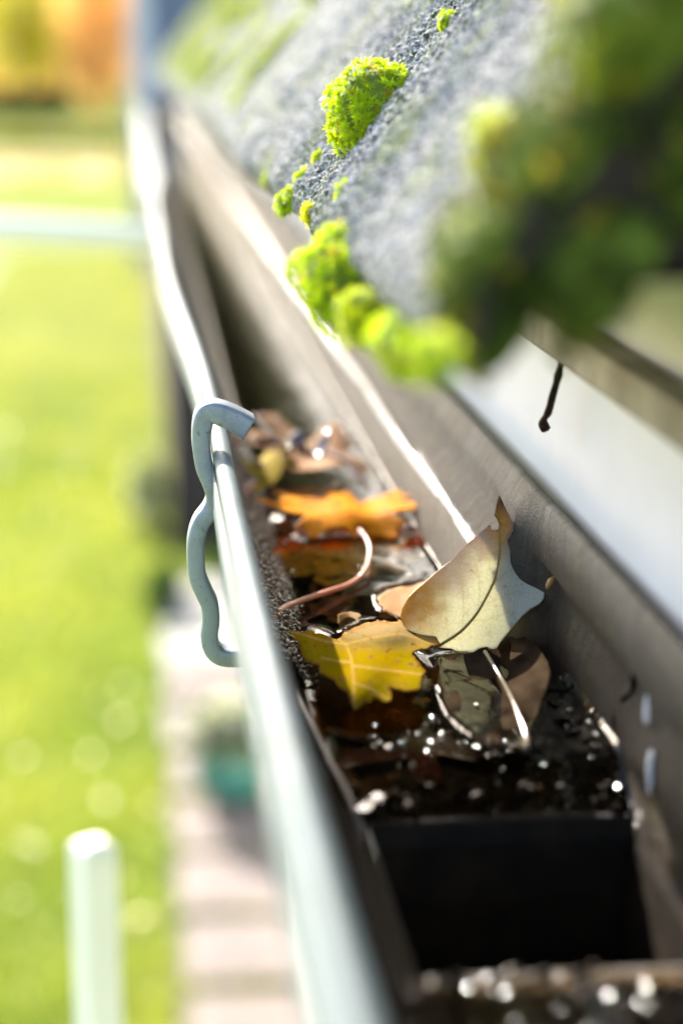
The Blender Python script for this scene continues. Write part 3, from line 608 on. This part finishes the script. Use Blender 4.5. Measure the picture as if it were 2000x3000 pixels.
# ------------------------------------------------------------------ WATER
def water_grid(xs, ys, wet):
    X, Y = np.meshgrid(xs, ys, indexing='ij'); t = smooth(TRANS-.012, TRANS+.012, Y)
    xl = .022*(1-t)+.023*t; xr = .1090*(1-t)+.0893*t
    Xs = xl+(xr-xl)*X
    d = np.minimum(Xs-xl, xr-Xs); h = .0022*np.exp(-d/.0022)
    if wet:
        for poly in WET:
            P = [(float(a), float(b)) for a, b in poly]; dist = np.full(X.shape, 1e3); px = [a for a, _ in P]; py = [b for _, b in P]
            for i in range(len(P)):
                ax, ay = P[i]; bx, by = P[(i+1) % len(P)]; dx, dy = bx-ax, by-ay; tt = np.clip(((Xs-ax)*dx+(Y-ay)*dy)/(dx*dx+dy*dy+1e-12), 0, 1)
                dist = np.minimum(dist, np.hypot(Xs-ax-tt*dx, Y-ay-tt*dy))
            h = np.maximum(h, .0019*np.exp(-dist/.0026))
    h = h+.0005*(fbm(Xs*60, Y*60, 5, 2)-.5)
    h = h-.011*smooth(.124, .147, -Y)                    # runs down to the outlet
    return np.stack([Xs, Y, WATER+h], -1).reshape(-1, 3), grid_faces(len(xs), len(ys))[:, ::-1]
v, f = water_grid(np.linspace(0, 1, 70), np.concatenate([np.arange(-.1465, .3, .0013), np.arange(.3, 1, .01), np.arange(1, YF, .1), [YF]]), True)
kind(mk('water', v, f, M['water'], base=(.06, 0, WATER)), 'structure')

xs_ = np.linspace(.0275, .1088, 60); ys_ = np.arange(-.46, HY0+.0005, .0016); XX, YY = np.meshgrid(xs_, ys_, indexing='ij'); hh = -.0772+.0007*(fbm(XX*90, YY*90, 8, 3)-.5)-.004*smooth(-.006, 0, YY-HY0)
kind(mk('water', np.stack([XX, YY, hh], -1).reshape(-1, 3), grid_faces(*XX.shape)[:, ::-1], M['water'], base=(.06, -.3, -.0772)), 'structure')
# silt on the trough bottom round the outlet and under the water (real lumps)
def lumps(name, pts, rad, mat, label, cat, flat=.7, seed=1):
    r = np.random.default_rng(seed); ico = bmesh.new(); bmesh.ops.create_icosphere(ico, subdivisions=1, radius=1); bv = np.array([q.co[:] for q in ico.verts]); bf = np.array([[q.index for q in fc.verts] for fc in ico.faces]); ico.free()
    n = len(pts); V = np.zeros((n, len(bv), 3)); 
    for i, p in enumerate(pts):
        s = rad[i]*r.uniform(.7, 1.3, 3); s[2] *= flat; jit = 1+r.uniform(-.22, .22, (len(bv), 1)); V[i] = bv*s*jit+p
    Fc = (bf[None]+(np.arange(n)*len(bv))[:, None, None]).reshape(-1, 3)
    o = mk(name, V.reshape(-1, 3), Fc, mat); kind(tag(o, label, cat), 'stuff'); return o
def caps(name, pts, rad, mat, label, cat, ht=.35):
    """shallow water beads"""
    V = []; Fc = []; seg, rg = 10, 4
    for p, r in zip(pts, rad):
        b = len(V); V.append((p[0], p[1], p[2]+ht*r)); ex, ey, ea = random.uniform(.6, 1.7), random.uniform(.6, 1.3), random.uniform(0, 3.1)
        for i in range(1, rg+1):
            a = i/rg; zz = ht*r*(1-a*a)
            for j in range(seg): gx, gy = r*a*ex*math.cos(6.2832*j/seg), r*a*ey*math.sin(6.2832*j/seg); V.append((p[0]+gx*math.cos(ea)-gy*math.sin(ea), p[1]+gx*math.sin(ea)+gy*math.cos(ea), p[2]+zz))
        for j in range(seg): Fc.append([b, b+1+j, b+1+(j+1) % seg])
        for i in range(rg-1):
            for j in range(seg): Fc.append([b+1+i*seg+j, b+1+(i+1)*seg+j, b+1+(i+1)*seg+(j+1) % seg, b+1+i*seg+(j+1) % seg])
    o = mk(name, V, Fc, mat); kind(tag(o, label, cat), 'stuff'); return o
# grit along the front inner wall
pts = []; rad = []
for i in range(2600):
    Y = random.uniform(-.06, .30); t = random.random()**.8; x = .008+.018*t+random.uniform(-.002, .002); zz = -.047-.021*t
    pts.append((x+bow(Y)*.5, Y, zz+random.uniform(0, .0012))); rad.append(random.uniform(.0004, .0011))
lumps('roof_grit', pts, rad, M['grit'], 'glittering wet roof grit on the front inner wall of the gutter', 'grit', seed=3)
# grit on the back wall beside the pale leaf
pts = []; rad = []
for i in range(1500):
    px = random.gauss(0, 1); t = random.random(); x, y = 1500+t*260+px*14, 1440+t*310+px*10*random.uniform(-1, 1)
    p = onX(x, y, .1078+random.uniform(0, .0015)); pts.append(tuple(p)); rad.append(random.uniform(.0002, .0006))
lumps('dirt_specks', pts, rad, m_simple('dark_dirt', (.03, .03, .025), (.22, .21, .18), 900, .7), 'dark dirt specks on the gutter back by the leaf edge', 'dirt', seed=4)
# grit dam before the outlet
pts = []; rad = []
for i in range(420):
    x, Y = random.uniform(.03, .108), random.gauss(-.133, .008)
    if random.random() < .35: x = random.uniform(.092, .109); Y = random.uniform(-.24, -.05)
    if HY0-.002 < Y < HY1+.003 and X0 < x < X1: continue
    pts.append((x, Y, -.0785+random.random()**2*.0065)); rad.append(.0003+.0021*random.random()**2)
for i in range(500): pts.append((random.uniform(.028, .106), random.uniform(-.34, HY0-.002), -.0800+random.random()**2*.0035)); rad.append(.0004+.0020*random.random()**2)
lumps('wet_silt', pts, rad, M['silt'], 'wet dark silt heaped round the rectangular outlet', 'silt', seed=5)
v, f = [], None
# sparkling beads of water
pts = []; rad = []
def bead(x, Y, zz, r): pts.append((x, Y, zz)); rad.append(r)
for i in range(55): bead(random.uniform(.036, .104), random.gauss(-.121, .010), -.0674+random.random()*.002, .0003+.0021*random.random()**2.2)
for i in range(40):
    a = random.gauss(.058, .013); bead(a, random.gauss(-.092, .015), WATER+.0004, .0003+.0012*random.random()**2)
for i in range(60): bead(random.uniform(.098, .109), random.uniform(-.25, -.05), -.0670+random.random()*.003, random.uniform(.0008, .0022))
for i in range(40): bead(random.uniform(.03, .1), random.uniform(-.30, -.242), -.0755, random.uniform(.0014, .003))
for i in range(40): bead(random.uniform(.083, .0885), random.uniform(.02, .38), WATER+.001+random.random()*.004, random.uniform(.0007, .0015))
for i in range(25): bead(random.uniform(.022, .032), random.uniform(-.05, .3), WATER+.001, random.uniform(.0008, .0016))
caps('water_drops', pts, rad, M['drop'], 'sparkling beads of water on the silt and water before the outlet', 'water drops', .30)

# ------------------------------------------------------------------ MOSS
def moss(label, c, rs, ry, h, star, group=None, tint=(.43, .58, .006), jag=.25, seed=1, name='moss_cushion', rot=0.):
    """cushion on the roof: c base point, rs radius up the slope, ry along the eave, h height along the roof normal"""
    r = np.random.default_rng(seed); c = np.array(c); S = np.array(RS); Nn = np.array(RN); Yv = np.array((0, 1., 0))
    area = 2*math.pi*((rs*ry+rs*h+ry*h)/3); n = int(min(2600, max(25, area/(star*star*.70))))
    th = r.uniform(0, 2*math.pi, n); cz = r.uniform(-.08, 1, n); sz = np.sqrt(np.clip(1-cz**2, 0, 1))
    sw = 1+jag*(np.array([mnoise.noise(Vector((math.cos(a)*b*1.7+seed, math.sin(a)*b*1.7, q*1.7))) for a, b, q in zip(th, sz, cz)]))
    loc = np.stack([np.cos(th)*sz*rs*sw, np.sin(th)*sz*ry*sw, cz*h*sw], -1)
    nor = np.stack([np.cos(th)*sz/rs, np.sin(th)*sz/ry, cz/h+.25/h], -1); nor /= np.linalg.norm(nor, axis=1)[:, None]
    nor = nor+r.normal(0, .22, nor.shape); nor /= np.linalg.norm(nor, axis=1)[:, None]
    toW = lambda q: q[..., 0:1]*S+q[..., 1:2]*Yv+q[..., 2:3]*Nn
    P = toW(loc)+c; Z = toW(nor); Z /= np.linalg.norm(Z, axis=1)[:, None]
    up = np.where(np.abs(Z[:, 2:3]) < .9, np.array([[0, 0, 1.]]), np.array([[1., 0, 0]])); Xa = np.cross(up, Z); Xa /= np.linalg.norm(Xa, axis=1)[:, None]; Ya = np.cross(Z, Xa)
    KL = 15; V = np.zeros((n, KL, 5, 3)); a0 = r.uniform(0, 6.28, n); sc = star*r.uniform(.75, 1.35, n)
    for k in range(KL):
        a = a0+k*2*math.pi/(8.5 if k < 9 else 6)+r.normal(0, .12, n); el = (.28 if k < 9 else .95)+r.normal(0, .16, n); L = sc*(1. if k < 9 else .75)*r.uniform(.8, 1.2, n)
        dr = (np.cos(a)*np.cos(el))[:, None]*Xa+(np.sin(a)*np.cos(el))[:, None]*Ya+np.sin(el)[:, None]*Z
        sd_ = -np.sin(a)[:, None]*Xa+np.cos(a)[:, None]*Ya; wd = (star*.075)
        b = P-Z*(sc*.25)[:, None]
        mid = b+dr*(L*.55)[:, None]+Z*(L*.10)[:, None]; tip = b+dr*L[:, None]-Z*(L*.03)[:, None]
        V[:, k, 0] = b-sd_*wd*.7; V[:, k, 1] = b+sd_*wd*.7; V[:, k, 2] = mid+sd_*wd; V[:, k, 3] = mid-sd_*wd; V[:, k, 4] = tip
    nb = n*KL; base = (np.arange(nb)*5)[:, None]
    Fq = (base+np.array([[0, 1, 2, 3]])).tolist(); Ft = (base+np.array([[3, 2, 4]])).tolist()
    t = np.array(tint); cs = t*r.uniform(.7, 1.25, (n, 1)); yel = r.random((n, 1)) < .06; cs = np.where(yel, np.array([[.42, .34, .03]]), cs); cols = np.repeat(cs, KL*5, 0)
    o = mk(name, V.reshape(-1, 3), Fq+Ft, M['moss'], None, True, cols, base=c)
    tag(o, label, 'moss', group)
    # base pad
    nu, nv = 12, 22; pv = []
    for i in range(nu):
        ph = (i/(nu-1))*math.pi/2*1.08
        for j in range(nv):
            a = 2*math.pi*j/nv; q = np.array([math.cos(a)*math.sin(ph)*rs, math.sin(a)*math.sin(ph)*ry, math.cos(ph)*h])*(.88+.1*jag*mnoise.noise(Vector((a, ph*3, seed))))
            pv.append(tuple(c+q[0]*S+q[1]*Yv+q[2]*Nn))
    mk('moss_base', pv, grid_faces(nu, nv, True), M['mosscore'], o)
    return o
def mpx(label, x, y, rs, ry, h, star, **kw):
    """place on the roof so that the middle of the cushion lies on the given line of sight"""
    p = onroof(x, y, .45*h); return moss(label, p-RN*(.45*h+.001), rs, ry, h, star, **kw)
def mpy(label, x, y, Y, rs, ry, h, star, **kw):
    """the same for cushions hanging on the front edge of the tiles at eave position Y"""
    return moss(label, onY(x, y, Y)-RN*(.45*h), rs, ry, h, star, **kw)
mpx('large bright green moss cushion of starry shoots on the grey tile', 1048, 298, .0172, .0165, .0190, .0028, seed=21, jag=.22)
mpx('small round moss tuft below the large starry moss cushion', 1008, 560, .0048, .0054, .0060, .0018, seed=22)
mpx('spiky little moss tuft at the lower tile edge', 905, 616, .0044, .0048, .0052, .0021, seed=23, tint=(.62, .64, .01))
mpx('moss tuft in the tile joint beside the large starry cushion', 882, 512, .0042, .005, .0050, .0016, seed=24)
mpx('tiny moss tuft touching the foot of the large starry cushion', 928, 457, .0038, .004, .0044, .0016, seed=25)
mpx('sparse moss speck on the bare grains between the tufts', 1032, 480, .0026, .0026, .0024, .0016, seed=26)
mpx('moss wedge hanging on the tile corner past the spiky tuft', 832, 578, .0066, .009, .0055, .0019, seed=27)
mpx('narrow moss streak on the tile edge behind the corner wedge', 805, 470, .0110, .006, .0035, .0022, seed=28)
mpx('small moss tuft high on the tile near the dark crack', 1300, 52, .0040, .005, .0044, .0016, seed=29)
mpy('thick moss cushion hanging over the tile edge towards the gutter', 985, 797, -.105, .0150, .0185, .0190, .0027, seed=30, jag=.3)
mpy('olive moss clump beside the thick hanging moss cushion', 1055, 915, -.15, .0080, .011, .0095, .0024, seed=31, tint=(.40, .50, .01))
mpy('yellow green moss clump on the tile edge before the round dark clump', 1175, 985, -.20, .0090, .017, .0110, .0025, seed=32)
mpx('small moss clump under the tile edge beside the yellow green clump', 1245, 1030, .0050, .009, .0070, .0025, seed=39)
mpy('round dark moss ball at the roof corner above the white fascia', 1425, 955, -.272, .0088, .012, .0100, .0028, seed=33, tint=(.10, .15, .02))  # tint darkened for the shade on its backlit side
SHADE_DK = (.075, .11, .012)  # moss tint darkened to stand for backlit shade at the roof end
for i, (u, n_, dy, rs, ry, h, tn, lab) in enumerate([(.020, -.001, .0, .015, .018, .0125, SHADE_DK, 'dark moss mat next above the round ball on the roof end'), (.044, -.001, .0, .017, .020, .0145, SHADE_DK, 'second dark moss mat up from the round ball on the roof end'), (.072, -.001, .0, .021, .024, .019, (.14, .19, .01), 'third dark moss mat up from the round ball on the roof end'), (.105, -.001, .0, .026, .028, .026, (.34, .42, .01), 'thickest dark moss mat high on the roof end'), (.148, -.001, .0, .030, .030, .030, (.38, .46, .01), 'uppermost dark moss mat on the roof end past the thickest'),
        (.030, -.020, -.014, .016, .010, .016, SHADE_DK, 'lowest dark moss clump hanging down the barge board'), (.062, -.028, -.014, .020, .011, .020, SHADE_DK, 'middle dark moss clump hanging down the barge board'), (.100, -.034, -.014, .024, .012, .022, SHADE_DK, 'upper dark moss clump hanging down the barge board'),
        (.040, .002, .020, .008, .009, .012, (.40, .48, .01), 'lower bright moss tuft at the inner side of the dark roof end mats'), (.082, .002, .030, .012, .012, .020, (.46, .54, .01), 'upper bright moss tuft at the inner side of the dark roof end mats'), (.112, .004, .038, .015, .014, .026, (.50, .56, .01), 'highest bright moss tuft at the inner side of the dark roof end mats')]):  # brighter tints paint the sunlit fringe beside the shade-dark mats
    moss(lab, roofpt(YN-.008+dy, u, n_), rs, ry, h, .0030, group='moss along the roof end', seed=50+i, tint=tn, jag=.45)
# moss in the far tile joints
k = 0
for jn in range(1, 14):
    kj = 0; Yj = YT+TW*(jn+1); u = .004+random.random()*.02
    while u < (.20 if jn < 4 else .34):
        ln = random.uniform(.016, .05)
        if random.random() < .78:
            ordj = ['first', 'second', 'third', 'fourth', 'fifth', 'sixth', 'seventh', 'eighth', 'ninth', 'tenth', 'eleventh', 'twelfth', 'thirteenth'][jn-1]; part = ['lowest', 'second', 'third', 'fourth', 'fifth', 'sixth', 'seventh', 'eighth', 'ninth'][kj]; kj += 1
            moss('%s moss streak from the eave in the %s tile joint past the starry cushion' % (part, ordj), roofpt(Yj-.003, u+ln, .0), ln*1.05, random.uniform(.007, .014), random.uniform(.006, .013), .0045, group='moss streaks in the far tile joints', seed=100+k, tint=(.38, .48, .015)); k += 1
        u += ln*2+random.uniform(.0, .05)
# dark crack at the tile joint with grey lichen
P = catmull([tuple(onroof(1172, 215, .002)), tuple(onroof(1200, 160, .003)), tuple(onroof(1225, 120, .002)), tuple(onroof(1240, 100, .003))], 6)

# ------------------------------------------------------------------ GARDEN THINGS
# white post
pt = onY(272, 2462, .55); bx, by, tz = pt.x, pt.y, pt.z; r0 = .015
post = empty('garden_post', (bx, by, G), 'cream white square garden post with rounded top beside the slab path', 'post')
cs, sn = math.cos(.5), math.sin(.5); hw = .0125
def rp(a_, b_, zz): return (bx+a_*cs-b_*sn, by+a_*sn+b_*cs, zz)
V = [rp(a_*hw, b_*hw, zz) for zz in (G-.05, tz-.008) for a_, b_ in ((-1, -1), (1, -1), (1, 1), (-1, 1))]
bevel(mk('post_shaft', V, [(0, 1, 5, 4), (1, 2, 6, 5), (2, 3, 7, 6), (3, 0, 4, 7), (4, 5, 6, 7), (3, 2, 1, 0)], M['white'], post, False), .002)
V = [rp(a_*q, b_*q, zz) for zz, q in ((tz-.0079, hw), (tz-.003, hw*.92), (tz, hw*.55)) for a_, b_ in ((-1, -1), (1, -1), (1, 1), (-1, 1))]
bevel(mk('post_cap', V, grid_faces(3, 4, True).tolist()+[(8, 9, 10, 11)], M['white'], post, False), .001)
# white pergola rail running out from under the eave
a = onY(440, 697, 2.05); b = onY(0, 668, 2.05); dr = (b-a)
pr = a+(a-b)*.50; pl = a+dr*3.0
per = empty('pergola_frame', (pl.x, pl.y, G), 'white tubular pergola rail running out from under the eave over the lawn', 'pergola')
v, f = tube([pr, a, b, pl], .019, 18); mk('rail', v, f, M['white'], per)
v, f = tube([Vector((pl.x, pl.y, G-.05)), Vector((pl.x, pl.y, pl.z+.012))], .021, 18); mk('post_tube', v, f, M['white'], per)
v, f = box(pr.x-.01, .449, pr.y-.03, pr.y+.03, pr.z-.03, pr.z+.03); mk('wall_bracket', v, f, M['white'], per, False)
# teal pot with white asters
pp = onZ(690, 2365, G); px_, py_ = pp.x, pp.y
pot = empty('plant_pot', (px_, py_, G), 'round teal glazed pot of white flowers on the slab path', 'plant pot')
prf = [(.0, .036), (.09, .036), (.14, .09), (.165, .16), (.16, .23), (.14, .27), (.155, .285), (.14, .285), (.13, .26), (.0, .25)]
V = [(px_+rr*math.cos(a_), py_+rr*math.sin(a_), G+zz) for rr, zz in prf for a_ in np.linspace(0, 6.2832, 28, endpoint=False)]
mk('pot', V, grid_faces(len(prf), 28, True), M['teal'], pot)
V = []; Fc = []; C = []
for i in range(900):
    a_, e = random.uniform(0, 6.28), random.random(); rr = .20*math.sqrt(random.random()); zz = .27+.20*e*(1-(rr/.24)**2)
    q = np.array([px_+rr*math.cos(a_), py_+rr*math.sin(a_), G+zz]); fl = random.random() < .6; s = .022 if fl else .03; b_ = len(V); nn = np.array([random.gauss(0, .5), random.gauss(0, .5), 1.]); t1 = np.cross(nn, [1, .2, 0]); t1 /= np.linalg.norm(t1); t2 = np.cross(nn, t1); t2 /= np.linalg.norm(t2)
    for kk in range(5): V.append(tuple(q+s*(math.cos(kk*1.2566)*t1+math.sin(kk*1.2566)*t2))); C.append((.78, .76, .84) if fl else (.08, .15, .03))
    Fc.append(list(range(b_, b_+5)))
kind(mk('flowers', V, Fc, M['blade'], pot, False, np.array(C)), 'stuff')
# shrub beside the path end
def leafball(n, c, r, s, cols, seed):
    rr = np.random.default_rng(seed); d = rr.normal(0, 1, (n, 3)); d /= np.linalg.norm(d, axis=1)[:, None]; rad = rr.random(n)**.4
    lob = np.array([1+.35*mnoise.noise(Vector(x*1.8+seed)) for x in d]); P = c+d*(rad*lob)[:, None]*np.array(r)
    t1 = rr.normal(0, 1, (n, 3)); t1 /= np.linalg.norm(t1, axis=1)[:, None]; t2 = np.cross(t1, rr.normal(0, 1, (n, 3))); t2 /= np.linalg.norm(t2, axis=1)[:, None]
    sc = s*rr.uniform(.6, 1.4, (n, 1)); V = np.stack([P-t1*sc, P+t2*sc*.6, P+t1*sc, P-t2*sc*.6], 1); ci = np.array(cols)[rr.integers(0, len(cols), n)]*rr.uniform(.7, 1.3, (n, 1))
    return V.reshape(-1, 3), np.arange(n*4).reshape(-1, 4), np.repeat(ci, 4, 0)
def plant(name, label, cat, c, r, n, s, cols, seed, trunk_r, trunk_h, group=None):
    o = empty(name, (c[0], c[1], G), label, cat, group)
    v, f, cc = leafball(n, np.array((c[0], c[1], G+c[2])), r, s, cols, seed); mk('crown', v, f, M['crown'], o, False, cc)
    pth = [Vector((c[0], c[1], G-.1)), Vector((c[0]+trunk_r*.6, c[1], G+trunk_h*.5)), Vector((c[0], c[1], G+trunk_h))]
    v, f = tube(catmull(pth, 4), [trunk_r*(1-.5*i/8) for i in range(9)], 10); mk('trunk', v, f, M['bark'], o)
    for i in range(5):
        a_ = i*1.3+seed; e0 = Vector((c[0], c[1], G+trunk_h*(.6+.08*i))); e1 = e0+Vector((math.cos(a_)*r[0]*.6, math.sin(a_)*r[1]*.6, r[2]*.5)); v, f = tube([e0, (e0+e1)/2+Vector((0, 0, trunk_r)), e1], [trunk_r*.45, trunk_r*.3, trunk_r*.12], 8); mk('limb', v, f, M['bark'], o)
    return o
p = onZ(430, 1540, G); plant('shrub', 'low grey green shrub with pale flowers at the end of the path', 'shrub', (p.x, p.y, .22), (.13, .2, .26), 500, .035, [(.10, .16, .06), (.14, .2, .08), (.7, .72, .78)], 4, .02, .4)
p = onZ(470, 1780, G); plant('shrub', 'dark green tuft of leaves beside the pale slabs', 'shrub', (p.x+.02, p.y, .12), (.12, .2, .14), 400, .03, [(.03, .07, .015), (.05, .10, .02)], 6, .01, .1)
# dark timber outhouse beyond the gutter end
oh = empty('outhouse', (1.5, 13, G), 'dark brown timber outhouse beyond the end of the slab path', 'outhouse')
YO0, YO1 = 10.3, 27.; XO = .13
v, f = box(XO+.02, 2.6, YO0+.02, YO1, G, G+2.1); mk('wall', v, f, M['darkwood'], oh, False)
bwid = .16
nb_ = int((YO1-YO0)/bwid)
me_b = None
for i in range(nb_):
    v, f = box(XO, XO+.018, YO0+i*bwid, YO0+(i+1)*bwid-.012, G+.02, G+2.1)
    mk('board', v, f, M['darkwood'], oh, False)
v = [(XO-.1, y, G+2.1) for y in (YO0-.1, YO1+.1)]+[(1.5, y, G+2.35) for y in (YO0-.1, YO1+.1)]+[(2.7, y, G+2.1) for y in (YO0-.1, YO1+.1)]
solid(mk('roof', v, [(0, 1, 3, 2), (2, 3, 5, 4)], M['slate'], oh, False), .03, 1)
# far neighbour house: pale corner board, blue-grey cladding
yn = 26.; xa = onY(378, 100, yn).x; xb = onY(436, 100, yn).x
nh = empty('neighbour_house', (xa+4, yn+4, G), 'blue grey clad house with pale corner board far beyond the roof end', 'house')
v, f = box(xa+.03, xa+8, yn+.03, yn+8, G, G+5.2); mk('wall', v, f, M['slate'], nh, False)
v, f = box(xa, xb, yn, yn+.3, G, G+5.2); mk('corner_board', v, f, M['greypaint'], nh, False)
v = [(xa-.1, y, G+5.2) for y in (yn-.3, yn+8.3)]+[(xa+4, y, G+8.2) for y in (yn-.3, yn+8.3)]+[(xa+8.1, y, G+5.2) for y in (yn-.3, yn+8.3)]
solid(mk('roof', v, [(0, 1, 3, 2), (2, 3, 5, 4)], M['darkwood'], nh, False), .12, 1)
v, f = box(xb+.8, xb+2.0, yn-.01, yn+.05, G+1., G+2.4); mk('window', v, f, M['slate'], nh, False)
# autumn trees at the end of the lawn
def far(px, Y): return onY(px, 300, Y).x
plant('tree', 'orange autumn tree standing left of the neighbour house', 'tree', (far(300, 95), 95, 4.4), (2.2, 2.4, 4.6), 3200, .22, [(.76, .54, .28), (.80, .58, .32), (.70, .46, .22)], 31, .22, 3.4)
plant('tree', 'yellow green tree at the far end of the lawn', 'tree', (far(70, 100), 100, 4.6), (2.6, 2.6, 2.9), 2600, .22, [(.55, .52, .10), (.62, .55, .12), (.42, .44, .08)], 35, .22, 3.4)
plant('tree', 'broad golden tree behind the yellow green one', 'tree', (far(130, 125), 125, 6.0), (7.5, 4, 6.2), 6000, .36, [(.72, .60, .30), (.78, .62, .34), (.64, .58, .28)], 39, .3, 4.5)
for i, (px, lab) in enumerate([(-60, 'dark bush at the end of the row farthest from the orange tree'), (40, 'dark middle bush of the row under the yellow green tree'), (150, 'dark bush at the end of the row next to the orange tree')]):
    plant('bush', lab, 'bush', (far(px, 90), 90, .7), (1.2, .9, .75), 900, .14, [(.05, .06, .02), (.08, .08, .025)], 60+i, .06, .6, 'dark bushes under the yellow green tree')
plant('hedge', 'long low olive hedge across the far lawn', 'hedge', (far(180, 62), 62, .25), (5.5, .8, .35), 3000, .09, [(.12, .11, .03), (.16, .13, .04)], 70, .03, .3)  # hedge put in where a band of tree shadow crosses the lawn


for i, (tx, ty, th) in enumerate([(2.5, 38, 17.), (7.5, 41, 19.), (12.5, 37, 16.)]):  # unseen trees added so the water mirrors something darker than sky
    plant('evergreen_tree', ['tall dark evergreen tree close behind the neighbour house corner', 'tallest dark evergreen tree behind the neighbour house', 'dark evergreen tree behind the far side of the neighbour house'][i], 'tree', (tx, ty, th*.55), (2.9, 2.9, th*.46), 5200, .30, [(.03, .05, .02), (.045, .065, .025), (.06, .075, .03)], 80+i, .25, th*.6, 'evergreen trees behind the neighbour house')
